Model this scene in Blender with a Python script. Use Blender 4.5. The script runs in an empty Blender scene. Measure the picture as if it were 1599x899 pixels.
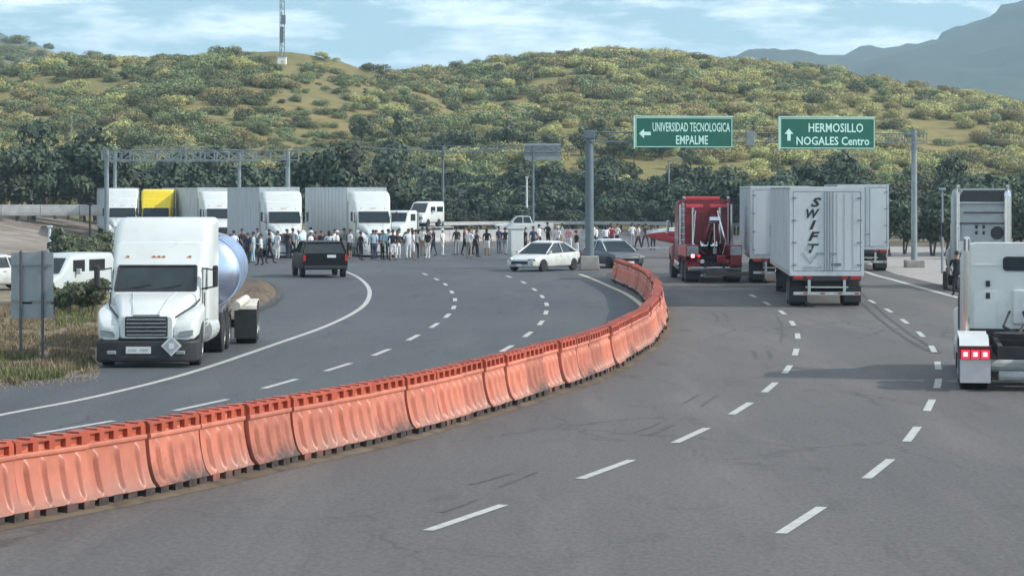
import bpy, bmesh, math, random
from mathutils import Vector, Matrix, noise
R = random.Random(7)
rad = math.radians
SC = bpy.context.scene
COL = SC.collection

# ------------------------------------------------------------------ camera
F, CX, HY, H = 4000.0, 800.0, 298.0, 4.12          # focal length in photo pixels, centre column, horizon row, eye height
cam_d = bpy.data.cameras.new('camera'); cam = bpy.data.objects.new('camera', cam_d); COL.objects.link(cam)
cam.location = (0, 0, H); cam.rotation_euler = (math.pi/2, 0, 0)
cam_d.sensor_width = 36; cam_d.lens = 36*F/1599
cam_d.shift_y = -(449.5-HY)/1599; cam_d.shift_x = 0
cam_d.clip_start = .5; cam_d.clip_end = 30000
SC.camera = cam
SC.render.resolution_x = 1024; SC.render.resolution_y = 575

def G(px, py):            # photo pixel of a ground point -> world x, y
    Z = F*H/(py-HY)
    return ((px-CX)*Z/F, Z)
def PX(px, Z): return (px-CX)*Z/F
def PZ(py, Z): return H-(py-HY)*Z/F

# ------------------------------------------------------------------ world, sun
SUN_EL, SUN_AZ = rad(33), rad(101)                  # azimuth clockwise from +Y
w = bpy.data.worlds.new('World'); SC.world = w; w.use_nodes = True
nt = w.node_tree; nt.nodes.clear()
def N(t, k, **kw):
    n = t.nodes.new(k)
    for a, v in kw.items():
        setattr(n, a, v)
    return n
sky = N(nt, 'ShaderNodeTexSky', sky_type='NISHITA', sun_disc=False, sun_elevation=SUN_EL, sun_rotation=SUN_AZ, altitude=50, air_density=1.0, dust_density=.6, ozone_density=2.2)
tc = N(nt, 'ShaderNodeTexCoord')
mp = N(nt, 'ShaderNodeMapping'); mp.inputs['Scale'].default_value = (13, 13, 62); mp.inputs['Rotation'].default_value = (0, .05, 0)
ns = N(nt, 'ShaderNodeTexNoise'); ns.inputs['Scale'].default_value = 1.5; ns.inputs['Detail'].default_value = 7; ns.inputs['Roughness'].default_value = .6
cr = N(nt, 'ShaderNodeValToRGB'); cr.color_ramp.elements[0].position = .45; cr.color_ramp.elements[1].position = .70
mx = N(nt, 'ShaderNodeMix', data_type='RGBA')
mlt = N(nt, 'ShaderNodeMath', operation='MULTIPLY'); mlt.inputs[1].default_value = .75
tint = N(nt, 'ShaderNodeMix', data_type='RGBA', blend_type='MULTIPLY'); tint.inputs[0].default_value = 1
tint.inputs['B'].default_value = (.68, .98, 1.02, 1)
bg = N(nt, 'ShaderNodeBackground'); bg.inputs['Strength'].default_value = .105
out = N(nt, 'ShaderNodeOutputWorld')
L = nt.links.new
L(tc.outputs['Generated'], mp.inputs['Vector']); L(mp.outputs[0], ns.inputs['Vector']); L(ns.outputs['Fac'], cr.inputs[0])
L(cr.outputs[0], mlt.inputs[0]); L(mlt.outputs[0], mx.inputs['Factor'])
L(sky.outputs[0], tint.inputs['A']); L(tint.outputs['Result'], mx.inputs['A']); mx.inputs['B'].default_value = (30., 29.5, 29., 1)
L(mx.outputs['Result'], bg.inputs['Color']); L(bg.outputs[0], out.inputs['Surface'])

sd = bpy.data.lights.new('sun', 'SUN'); sd.energy = 4.0; sd.angle = rad(.6); sd.color = (1, .92, .81)
sun = bpy.data.objects.new('sun', sd); COL.objects.link(sun)
sv = Vector((math.sin(SUN_AZ)*math.cos(SUN_EL), math.cos(SUN_AZ)*math.cos(SUN_EL), math.sin(SUN_EL)))
sun.rotation_euler = sv.to_track_quat('Z', 'Y').to_euler()
sun.location = sv*60
SC.view_settings.view_transform = 'Standard'; SC.view_settings.look = 'None'
SC.view_settings.exposure = .28; SC.view_settings.gamma = 1
SC.cycles.max_bounces = 5; SC.cycles.diffuse_bounces = 2; SC.cycles.glossy_bounces = 2; SC.cycles.transmission_bounces = 2
SC.cycles.volume_bounces = 1; SC.cycles.transparent_max_bounces = 6

# ------------------------------------------------------------------ materials
MATS = {}
def mat(name, col, rough=.6, metal=0., var=.12, scale=6., bump=0., dirt=0., dirtcol=(.16, .12, .09), dirtz=.6, emit=0., coat=0., objvar=0., sx=(1, 1, 1)):
    if name in MATS: return MATS[name]
    m = bpy.data.materials.new(name); m.use_nodes = True; t = m.node_tree; b = t.nodes['Principled BSDF']
    b.inputs['Roughness'].default_value = rough; b.inputs['Metallic'].default_value = metal
    if coat: b.inputs['Coat Weight'].default_value = coat; b.inputs['Coat Roughness'].default_value = .08
    c = (*col, 1)
    tcn = N(t, 'ShaderNodeTexCoord'); mpn = N(t, 'ShaderNodeMapping'); mpn.inputs['Scale'].default_value = sx
    t.links.new(tcn.outputs['Object'], mpn.inputs[0])
    nz = N(t, 'ShaderNodeTexNoise'); nz.inputs['Scale'].default_value = scale; nz.inputs['Detail'].default_value = 5
    t.links.new(mpn.outputs[0], nz.inputs['Vector'])
    mr = N(t, 'ShaderNodeMapRange'); mr.inputs[1].default_value = .25; mr.inputs[2].default_value = .75; mr.inputs[3].default_value = 1-var; mr.inputs[4].default_value = 1+var
    t.links.new(nz.outputs['Fac'], mr.inputs[0])
    val = mr.outputs[0]
    if objvar:
        oi = N(t, 'ShaderNodeObjectInfo'); m2 = N(t, 'ShaderNodeMapRange'); m2.inputs[3].default_value = 1-objvar; m2.inputs[4].default_value = 1+objvar
        t.links.new(oi.outputs['Random'], m2.inputs[0]); mm = N(t, 'ShaderNodeMath', operation='MULTIPLY')
        t.links.new(val, mm.inputs[0]); t.links.new(m2.outputs[0], mm.inputs[1]); val = mm.outputs[0]
    vm = N(t, 'ShaderNodeVectorMath', operation='SCALE'); vm.inputs[0].default_value = col
    t.links.new(val, vm.inputs['Scale']); o = vm.outputs[0]
    if dirt:
        sp = N(t, 'ShaderNodeSeparateXYZ'); t.links.new(tcn.outputs['Object'], sp.inputs[0])
        n2 = N(t, 'ShaderNodeTexNoise'); n2.inputs['Scale'].default_value = 2.3; n2.inputs['Detail'].default_value = 8; n2.inputs['Roughness'].default_value = .65
        t.links.new(tcn.outputs['Object'], n2.inputs['Vector'])
        a = N(t, 'ShaderNodeMapRange'); a.inputs[1].default_value = dirtz; a.inputs[2].default_value = 0; a.inputs[3].default_value = 0; a.inputs[4].default_value = .5
        t.links.new(sp.outputs['Z'], a.inputs[0]); ad = N(t, 'ShaderNodeMath', operation='ADD'); t.links.new(a.outputs[0], ad.inputs[0]); t.links.new(n2.outputs['Fac'], ad.inputs[1])
        rr = N(t, 'ShaderNodeMapRange'); rr.inputs[1].default_value = .6; rr.inputs[2].default_value = .95; rr.inputs[3].default_value = 0; rr.inputs[4].default_value = dirt
        t.links.new(ad.outputs[0], rr.inputs[0])
        mxx = N(t, 'ShaderNodeMix', data_type='RGBA'); t.links.new(rr.outputs[0], mxx.inputs['Factor']); t.links.new(o, mxx.inputs['A']); mxx.inputs['B'].default_value = (*dirtcol, 1); o = mxx.outputs['Result']
    t.links.new(o, b.inputs['Base Color'])
    if bump:
        bp = N(t, 'ShaderNodeBump'); bp.inputs['Strength'].default_value = bump; bp.inputs['Distance'].default_value = .02
        t.links.new(nz.outputs['Fac'], bp.inputs['Height']); t.links.new(bp.outputs[0], b.inputs['Normal'])
    if emit:
        b.inputs['Emission Color'].default_value = c; b.inputs['Emission Strength'].default_value = emit
    MATS[name] = m; return m

M_white = mat('white_paint', (.62, .66, .65), .38, var=.05, scale=1.5, dirt=.45, dirtz=1.0, coat=.3)
M_white2 = mat('worn_white_paint', (.48, .53, .54), .5, var=.08, scale=1.2, dirt=.5, dirtz=1.0)
M_trailer = mat('trailer_white_sheet', (.52, .57, .585), .5, var=.09, scale=.9, dirt=.35, dirtz=1.6, sx=(1, 1, .35))
M_grey_trailer = mat('trailer_grey_sheet', (.50, .54, .56), .5, var=.09, scale=.9, dirt=.3, dirtz=1.6)
M_yellow = mat('yellow_paint', (.78, .60, .02), .4, var=.06, coat=.3)
M_red = mat('red_paint', (.20, .010, .018), .35, var=.25, scale=3, coat=.4)
M_red2 = mat('bright_red_paint', (.55, .06, .08), .4, var=.15)
M_black = mat('black_paint', (.008, .009, .011), .45, var=.2)
M_plastic = mat('black_plastic', (.022, .024, .028), .6, var=.2)
M_black.node_tree.nodes['Principled BSDF'].inputs['Specular IOR Level'].default_value = .2
M_rubber = mat('tyre_rubber', (.018, .018, .019), .85, var=.25)
M_glass = mat('dark_glass', (.02, .03, .035), .08, var=.1)
M_glass2 = mat('hazy_windscreen_glass', (.022, .034, .038), .10, var=.35, scale=2)
M_chrome = mat('chrome', (.62, .64, .66), .16, 1., var=.06)
M_steel = mat('brushed_steel_tank', (.66, .73, .92), .28, 1., var=.1, scale=3)
M_alu = mat('aluminium', (.55, .57, .58), .4, 1., var=.1)
M_frame = mat('chassis_black', (.03, .029, .03), .7, var=.3)
M_galv = mat('galvanised_steel', (.23, .27, .29), .55, .3, var=.15, scale=2)
M_galv_d = mat('weathered_steel', (.13, .17, .19), .6, .2, var=.15, scale=2)
M_signback = mat('sign_back_grey', (.29, .33, .35), .6, .1, var=.08, scale=2)
M_green = mat('sign_green', (.0, .10, .068), .7, var=.06, scale=2)
M_letter = mat('sign_white_sheeting', (.50, .78, .70), .5, var=.05)
M_blacklet = mat('black_lettering', (.02, .022, .024), .6, var=.05)
M_greylet = mat('faded_grey_print', (.36, .40, .41), .6, var=.05)
M_redlamp = mat('red_lamp_lit', (1., .02, .05), .3, var=0, emit=1.1)
M_hotlamp = mat('red_lamp_core', (1., .25, .3), .3, var=0, emit=3.0)
M_redlens = mat('red_lens', (.4, .02, .02), .25, var=.05)
M_amber = mat('amber_lens', (.6, .22, .03), .25, var=.05)
M_lens = mat('headlamp_lens', (.26, .30, .31), .1, var=.1)
M_plate = mat('licence_plate_white', (.62, .64, .66), .5, var=.1)
M_concrete = mat('concrete', (.33, .32, .30), .85, var=.2, scale=3, bump=.3, dirt=.4)
M_conc2 = mat('pale_concrete', (.42, .42, .41), .85, var=.15, scale=2, dirt=.4, dirtz=.4)
M_line = mat('road_line_paint', (.43, .44, .42), .7, var=.22, scale=5)
M_yline = mat('yellowish_line_paint', (.50, .46, .34), .7, var=.25, scale=4)
M_skid = mat('faint_tyre_marks', (.075, .072, .07), .8, var=.5, scale=5)
M_tar = mat('tyre_and_tar_marks', (.055, .055, .058), .75, var=.4, scale=3)
M_orange = mat('orange_plastic', (.55, .18, .115), .42, var=.2, scale=2.5, dirt=.75, dirtcol=(.22, .13, .10), dirtz=.62, objvar=.2)
M_orange_d = mat('sooty_orange_plastic', (.48, .16, .105), .6, var=.25, scale=2.5, dirt=.95, dirtcol=(.06, .045, .04), dirtz=.6, objvar=.15)
M_base = mat('scuffed_dark_base', (.045, .033, .03), .85, var=.7, scale=9)
M_orange_top = mat('deep_orange_plastic', (.40, .08, .042), .5, var=.12, scale=2, objvar=.1)
M_trunk = mat('bark', (.09, .075, .06), .9, var=.3)
M_skin = mat('skin', (.30, .17, .11), .6, var=.05)
M_hair = mat('black_hair', (.015, .012, .012), .6, var=.1)
M_yellow_hose = mat('cream_paint', (.6, .58, .5), .5, var=.1)

def leafmat(name, col, objvar=.25, var=.35):
    m = bpy.data.materials.new(name); m.use_nodes = True; t = m.node_tree; b = t.nodes['Principled BSDF']
    b.inputs['Roughness'].default_value = .65
    b.inputs['Specular IOR Level'].default_value = .25
    g = N(t, 'ShaderNodeNewGeometry'); oi = N(t, 'ShaderNodeObjectInfo')
    a = N(t, 'ShaderNodeMapRange'); a.inputs[3].default_value = 1-var; a.inputs[4].default_value = 1+var
    t.links.new(g.outputs['Random Per Island'], a.inputs[0])
    c = N(t, 'ShaderNodeMapRange'); c.inputs[3].default_value = 1-objvar; c.inputs[4].default_value = 1+objvar
    t.links.new(oi.outputs['Random'], c.inputs[0])
    mm = N(t, 'ShaderNodeMath', operation='MULTIPLY'); t.links.new(a.outputs[0], mm.inputs[0]); t.links.new(c.outputs[0], mm.inputs[1])
    hs = N(t, 'ShaderNodeHueSaturation'); hs.inputs['Color'].default_value = (*col, 1)
    h2 = N(t, 'ShaderNodeMapRange'); h2.inputs[3].default_value = .475; h2.inputs[4].default_value = .525; t.links.new(oi.outputs['Random'], h2.inputs[0])
    t.links.new(h2.outputs[0], hs.inputs['Hue']); t.links.new(mm.outputs[0], hs.inputs['Value']); t.links.new(hs.outputs[0], b.inputs['Base Color'])
    MATS[name] = m; return m
M_leaf_dark = leafmat('dark_mesquite_leaves', (.062, .085, .056))
M_leaf_mid = leafmat('grey_green_leaves', (.125, .15, .085))
M_leaf_olive = leafmat('olive_scrub_leaves', (.37, .345, .15), .34, .15)
M_leaf_green = leafmat('hill_scrub_leaves', (.185, .21, .10), .42, .25)
M_weed = leafmat('dry_weed_blades', (.24, .20, .12), .2, .4)
M_weedg = leafmat('green_weed_blades', (.13, .15, .06), .2, .4)

# ------------------------------------------------------------------ asphalt / terrain materials
def asphalt(name, c1, c2, c3, sheet):
    m = bpy.data.materials.new(name); m.use_nodes = True; t = m.node_tree; b = t.nodes['Principled BSDF']
    b.inputs['Roughness'].default_value = .8; b.inputs['Specular IOR Level'].default_value = .35
    g = N(t, 'ShaderNodeNewGeometry')
    def nz(scale, det, sx=(1, 1, 1), ro=.55):
        mp_ = N(t, 'ShaderNodeMapping'); mp_.inputs['Scale'].default_value = sx; mp_.inputs['Rotation'].default_value = (0, 0, rad(12))
        t.links.new(g.outputs['Position'], mp_.inputs[0])
        n_ = N(t, 'ShaderNodeTexNoise'); n_.inputs['Scale'].default_value = scale; n_.inputs['Detail'].default_value = det; n_.inputs['Roughness'].default_value = ro
        t.links.new(mp_.outputs[0], n_.inputs['Vector']); return n_.outputs['Fac']
    def ramp(i, a, b_, v0=0, v1=1):
        r = N(t, 'ShaderNodeMapRange'); r.inputs[1].default_value = a; r.inputs[2].default_value = b_; r.inputs[3].default_value = v0; r.inputs[4].default_value = v1
        t.links.new(i, r.inputs[0]); return r.outputs[0]
    def mix(f, A, B):
        x = N(t, 'ShaderNodeMix', data_type='RGBA'); t.links.new(f, x.inputs['Factor'])
        for s_, v in (('A', A), ('B', B)):
            if isinstance(v, tuple): x.inputs[s_].default_value = (*v, 1)
            else: t.links.new(v, x.inputs[s_])
        return x.outputs['Result']
    c = mix(ramp(nz(.14, 5, (1, .35, 1)), .38, .62), c1, c2)
    c = mix(ramp(nz(.35, 6, (1.6, .16, 1), .6), .50, .70, 0, .65), c, c3)          # worn streaks along the road
    c = mix(ramp(nz(2.2, 5, (1.4, .12, 1)), .55, .72, 0, .28), c, tuple(x*.6 for x in c1))
    vo = N(t, 'ShaderNodeTexVoronoi', feature='DISTANCE_TO_EDGE'); vo.inputs['Scale'].default_value = .22
    mpv = N(t, 'ShaderNodeMapping'); mpv.inputs['Scale'].default_value = (1.3, .5, 1); t.links.new(g.outputs['Position'], mpv.inputs[0])
    wn_ = N(t, 'ShaderNodeTexNoise'); wn_.inputs['Scale'].default_value = 1.2; wn_.inputs['Detail'].default_value = 6; t.links.new(g.outputs['Position'], wn_.inputs['Vector'])
    va = N(t, 'ShaderNodeVectorMath', operation='ADD'); t.links.new(mpv.outputs[0], va.inputs[0]); t.links.new(wn_.outputs['Color'], va.inputs[1]); t.links.new(va.outputs[0], vo.inputs['Vector'])
    ck = N(t, 'ShaderNodeMath', operation='MULTIPLY'); t.links.new(ramp(vo.outputs['Distance'], .0, .016, .75, 0), ck.inputs[0]); t.links.new(ramp(nz(.09, 3), .48, .62), ck.inputs[1])
    c = mix(ck.outputs[0], c, tuple(x*.45 for x in c1))
    c = mix(ramp(nz(.8, 4, (1, .5, 1), .5), .62, .72, 0, .38), c, tuple(x*.5 for x in c1))
    f = ramp(nz(14, 4, (1, .45, 1), .8), .3, .7, .72, 1.28)
    hs = N(t, 'ShaderNodeVectorMath', operation='SCALE'); t.links.new(c, hs.inputs[0]); t.links.new(f, hs.inputs['Scale'])
    t.links.new(hs.outputs[0], b.inputs['Base Color'])
    bp = N(t, 'ShaderNodeBump'); bp.inputs['Strength'].default_value = .25; bp.inputs['Distance'].default_value = .01
    t.links.new(nz(70, 2), bp.inputs['Height']); t.links.new(bp.outputs[0], b.inputs['Normal'])
    MATS[name] = m; return m
M_asph_r = asphalt('right_carriageway_asphalt', (.100, .096, .094), (.120, .114, .110), (.16, .149, .139), 0)
M_asph_l = asphalt('left_carriageway_asphalt', (.066, .074, .082), (.084, .092, .099), (.105, .112, .117), 0)

def terrain(name, c1, c2, c3, s1=.03, s2=.4):
    m = bpy.data.materials.new(name); m.use_nodes = True; t = m.node_tree; b = t.nodes['Principled BSDF']
    b.inputs['Roughness'].default_value = .95; b.inputs['Specular IOR Level'].default_value = .1
    g = N(t, 'ShaderNodeNewGeometry')
    n1 = N(t, 'ShaderNodeTexNoise'); n1.inputs['Scale'].default_value = s1; n1.inputs['Detail'].default_value = 6; t.links.new(g.outputs['Position'], n1.inputs['Vector'])
    n2 = N(t, 'ShaderNodeTexNoise'); n2.inputs['Scale'].default_value = s2; n2.inputs['Detail'].default_value = 6; t.links.new(g.outputs['Position'], n2.inputs['Vector'])
    r1 = N(t, 'ShaderNodeMapRange'); r1.inputs[1].default_value = .4; r1.inputs[2].default_value = .6; t.links.new(n1.outputs['Fac'], r1.inputs[0])
    r2 = N(t, 'ShaderNodeMapRange'); r2.inputs[1].default_value = .45; r2.inputs[2].default_value = .7; t.links.new(n2.outputs['Fac'], r2.inputs[0])
    a = N(t, 'ShaderNodeMix', data_type='RGBA'); a.inputs['A'].default_value = (*c1, 1); a.inputs['B'].default_value = (*c2, 1); t.links.new(r1.outputs[0], a.inputs['Factor'])
    c = N(t, 'ShaderNodeMix', data_type='RGBA'); t.links.new(a.outputs['Result'], c.inputs['A']); c.inputs['B'].default_value = (*c3, 1); t.links.new(r2.outputs[0], c.inputs['Factor'])
    t.links.new(c.outputs['Result'], b.inputs['Base Color'])
    MATS[name] = m; return m
M_ground = terrain('dry_roadside_ground', (.20, .165, .115), (.25, .215, .16), (.14, .125, .08), .08, .9)
M_hillA = terrain('golden_dry_grass_slope', (.27, .215, .095), (.21, .185, .085), (.145, .145, .065), .03, .35)
M_hillB = terrain('olive_dry_slope', (.28, .225, .095), (.215, .195, .085), (.15, .15, .065), .02, .35)
M_hillC = terrain('pale_far_slope', (.26, .24, .15), (.17, .17, .09), (.2, .19, .1), .02, .1)
M_mount = terrain('wooded_mountain', (.05, .062, .045), (.065, .075, .055), (.04, .05, .04), .002, .01)
M_embank = terrain('bare_bank_soil', (.24, .21, .18), (.30, .265, .24), (.19, .165, .13), .2, .6)
M_mound = terrain('brown_soil', (.13, .10, .075), (.17, .135, .10), (.08, .065, .05), .5, 2.0)

# ------------------------------------------------------------------ mesh builder
class MB:
    def __init__(s): s.v = []; s.f = []; s.m = []
    def add(s, vs, fs, mi=0):
        o = len(s.v); s.v += [tuple(v) for v in vs]; s.f += [tuple(i+o for i in f) for f in fs]; s.m += [mi]*len(fs); return s
    def box(s, c, d, rz=0, mi=0, rx=0):
        x, y, z = (k/2 for k in d)
        vs = [Vector((a*x, b*y, e*z)) for e in (-1, 1) for b in (-1, 1) for a in (-1, 1)]
        M = Matrix.Translation(c) @ Matrix.Rotation(rz, 4, 'Z') @ Matrix.Rotation(rx, 4, 'X')
        return s.add([M @ v for v in vs], [(0, 2, 3, 1), (4, 5, 7, 6), (0, 1, 5, 4), (2, 6, 7, 3), (0, 4, 6, 2), (1, 3, 7, 5)], mi)
    def tube(s, p0, p1, r0, r1=None, n=8, mi=0, caps=True):
        p0 = Vector(p0); p1 = Vector(p1); r1 = r0 if r1 is None else r1
        q = (p1-p0).to_track_quat('Z', 'Y'); vs = []
        for p, r in ((p0, r0), (p1, r1)):
            for k in range(n):
                a = 2*math.pi*k/n; vs.append(p + q @ Vector((r*math.cos(a), r*math.sin(a), 0)))
        fs = [(k, (k+1) % n, n+(k+1) % n, n+k) for k in range(n)]
        if caps: fs += [tuple(range(n-1, -1, -1)), tuple(range(n, 2*n))]
        return s.add(vs, fs, mi)
    def path(s, pts, r, n=6, mi=0):
        for a, b in zip(pts, pts[1:]): s.tube(a, b, r, r, n, mi)
        return s
    def loft(s, secs, mi=0, caps=True):
        n = len(secs[0]); vs = [p for q in secs for p in q]; fs = []
        for i in range(len(secs)-1):
            for k in range(n):
                fs.append((i*n+k, i*n+(k+1) % n, (i+1)*n+(k+1) % n, (i+1)*n+k))
        if caps: fs += [tuple(range(n-1, -1, -1)), tuple(range((len(secs)-1)*n, len(secs)*n))]
        return s.add(vs, fs, mi)
    def lathe(s, prof, axis='X', c=(0, 0, 0), n=24, mi=0):   # prof = (along, radius)
        secs = []
        for a, r in prof:
            ring = []
            for k in range(n):
                t = 2*math.pi*k/n; u, v_ = r*math.cos(t), r*math.sin(t)
                p = (a, u, v_) if axis == 'X' else ((u, a, v_) if axis == 'Y' else (u, v_, a))
                ring.append(tuple(p[i]+c[i] for i in range(3)))
            secs.append(ring)
        return s.loft(secs, mi)
    def build(s, name, mats, parent=None, smooth=False, bevel=0, fix=True):
        me = bpy.data.meshes.new(name); me.from_pydata(s.v, [], s.f)
        if not isinstance(mats, (list, tuple)): mats = [mats]
        for m in mats: me.materials.append(m)
        if len(mats) > 1: me.polygons.foreach_set('material_index', s.m)
        if fix:
            bm = bmesh.new(); bm.from_mesh(me); bmesh.ops.recalc_face_normals(bm, faces=bm.faces); bm.to_mesh(me); bm.free()
        if smooth: me.shade_smooth()
        me.update()
        o = bpy.data.objects.new(name, me); COL.objects.link(o); o.parent = parent
        if smooth == 'auto' or (smooth and False): pass
        if bevel:
            b = o.modifiers.new('bevel', 'BEVEL'); b.width = bevel; b.segments = 2; b.limit_method = 'ANGLE'; b.angle_limit = rad(40); b.harden_normals = False
        return o
def rr(y, w, z0, z1, r=.08, n=3, cx=0):               # rounded rectangle section in the plane y
    pts = []
    for (sx, sz, a0) in ((1, 1, 0), (-1, 1, 90), (-1, -1, 180), (1, -1, 270)):
        px = cx+sx*(w-r); pz = (z1-r) if sz > 0 else (z0+r)
        for k in range(n+1):
            a = rad(a0+90*k/n); pts.append((px+r*math.cos(a), y, pz+r*math.sin(a)))
    return pts
def autosmooth(o, ang=35):
    me = o.data; me.shade_smooth()
    bm = bmesh.new(); bm.from_mesh(me)
    for e in bm.edges: e.smooth = not (len(e.link_faces) == 2 and e.calc_face_angle(0) > rad(ang))
    bm.to_mesh(me); bm.free(); return o
def tag(o, label=None, cat=None, group=None, kind=None):
    for k, v in (('label', label), ('category', cat), ('group', group), ('kind', kind)):
        if v: o[k] = v
    return o
def thing(name, label, cat, loc=(0, 0, 0), rz=0, group=None):
    o = bpy.data.objects.new(name, None); COL.objects.link(o); o.location = loc; o.rotation_euler = (0, 0, rz); o.empty_display_size = .2
    return tag(o, label, cat, group)
def copy_tree(o, parent=None):
    c = o.copy(); COL.objects.link(c); c.parent = parent
    for ch in list(o.children): copy_tree(ch, c)
    return c
def box(name, c, d, m, parent, bevel=0, rz=0, rx=0): return MB().box(c, d, rz, 0, rx).build(name, m, parent, bevel=bevel)
def text_part(name, s, size, m, parent, loc, rot, extr=.004, sx=1, align='CENTER', shear=0, bold=0):
    cu = bpy.data.curves.new(name, 'FONT'); cu.body = s; cu.size = size; cu.align_x = align; cu.align_y = 'CENTER'; cu.extrude = extr; cu.shear = shear; cu.offset = bold; cu.resolution_u = 2
    to = bpy.data.objects.new('tmp', cu); COL.objects.link(to)
    me = bpy.data.meshes.new_from_object(to.evaluated_get(bpy.context.evaluated_depsgraph_get()))
    bpy.data.objects.remove(to); bpy.data.curves.remove(cu)
    me.materials.clear(); me.materials.append(m)
    me.transform(Matrix.Scale(sx, 4, (1, 0, 0)))
    o = bpy.data.objects.new(name, me); COL.objects.link(o); o.parent = parent; o.location = loc; o.rotation_euler = rot
    return o

def spline(pts, n=14):
    P = [pts[0]] + list(pts) + [pts[-1]]; outp = []
    for i in range(1, len(P)-2):
        for k in range(n):
            t = k/n; q = []
            for d in range(2):
                a, b, c, e = P[i-1][d], P[i][d], P[i+1][d], P[i+2][d]
                q.append(.5*(2*b+(c-a)*t+(2*a-5*b+4*c-e)*t*t+(3*b-a-3*c+e)*t**3))
            outp.append(tuple(q))
    outp.append(tuple(pts[-1])); return outp
def smooth_pts(p, it=30):
    p = [tuple(q) for q in p]
    for _ in range(it):
        p = [p[0]]+[tuple((p[i-1][d]+2*p[i][d]+p[i+1][d])/4 for d in range(2)) for i in range(1, len(p)-1)]+[p[-1]]
    return p
def resample(p, step):
    outp = [p[0]]; acc = 0
    for a, b in zip(p, p[1:]):
        d = math.dist(a, b); 
        while acc+d >= step and d > 0:
            t = (step-acc)/d; a = (a[0]+(b[0]-a[0])*t, a[1]+(b[1]-a[1])*t); outp.append(a); d = math.dist(a, b); acc = 0
        acc += d
    return outp

# ================================================================== SETTING
# ground sheet
ground = MB().add([(-9000, -400, -.03), (9000, -400, -.03), (9000, 12000, -.03), (-9000, 12000, -.03)], [(0, 1, 2, 3)]).build('ground', M_ground, fix=False)
tag(ground, kind='structure')

# barrier centre line
bpx = [(-190, 866), (-60, 838), (20, 820), (110, 803), (230, 781), (360, 750), (490, 720), (620, 690), (700, 667), (790, 641), (880, 610), (940, 590), (985, 566), (1020, 541), (1037, 520), (1042, 497)]
bw = [G(*p) for p in bpx]; bw = [(x-.28, y+.12) for x, y in bw] + [(5.05, 90.), (5.25, 97.), (5.25, 105.), (5.05, 112.), (4.7, 119.)]
bline = resample(smooth_pts(spline(bw), 60), .25)

# carriageways: sheets that meet under the barriers
def sheet(name, poly, z, m, label=None):
    from mathutils.geometry import tessellate_polygon
    tris = []
    for a, b, c in tessellate_polygon([[Vector((x, y, 0)) for x, y in poly]]):
        A, B, C_ = poly[a], poly[b], poly[c]
        cr_ = (B[0]-A[0])*(C_[1]-A[1])-(B[1]-A[1])*(C_[0]-A[0])
        tris.append((a, b, c) if cr_ > 0 else (a, c, b))
    me = bpy.data.meshes.new(name); me.from_pydata([(x, y, z) for x, y in poly], [], tris); me.materials.append(m)
    o = bpy.data.objects.new(name, me); COL.objects.link(o); tag(o, kind='structure'); return o
left_edge = spline([G(-220, 640), G(0, 601), G(100, 588), G(180, 560), G(300, 520), G(384, 494), G(425, 476), G(438, 462), G(425, 448), G(385, 440), G(300, 436), G(180, 432), G(60, 425), G(-200, 420)], 6)
mid = [p for p in bline[::4]]
far_mid = [(4.2, 130), (2.5, 150), (0, 175), (-8, 215), (-30, 262)]
rl = [(-16, 8), (-6.6, 12), (-7.2, 24)] + mid + far_mid + [(-60, 262), (-75, 205), (-60, 150)] + left_edge[::-1] + [(-24, 30)]
road_left = sheet('road_left', rl, 0.0, M_asph_l)
rrp = [(-24, -60), (30, -60), (22, 20), (19.5, 60), (18.6, 100), (18.9, 127), (21, 160), (24, 200), (20, 250), (5, 285), (-20, 292), (-60, 292), (-60, 258)] + far_mid[::-1] + mid[::-1] + [(-7.2, 24), (-24, 5)]
road_right = sheet('road_right', rrp, .004, M_asph_r)
shoulder = sheet('verge', [(18.3, 60), (30, 60), (60, 190), (26, 190), (21, 160), (19.0, 127), (18.7, 100)], -.004, M_conc2)

def stripe(name, pts, w_, m, parent, z=.009, closed=False):
    vs = []; 
    for i, p in enumerate(pts):
        a = pts[max(i-1, 0)]; b = pts[min(i+1, len(pts)-1)]; d = Vector((b[0]-a[0], b[1]-a[1])).normalized(); n_ = Vector((-d.y, d.x))*w_/2
        vs += [(p[0]+n_.x, p[1]+n_.y, z), (p[0]-n_.x, p[1]-n_.y, z)]
    fs = [(2*i, 2*i+1, 2*i+3, 2*i+2) for i in range(len(pts)-1)]
    o = MB().add(vs, fs).build(name, m, parent, fix=False)
    if o.data.polygons[0].normal.z < 0: o.data.flip_normals()
    return o
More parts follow.
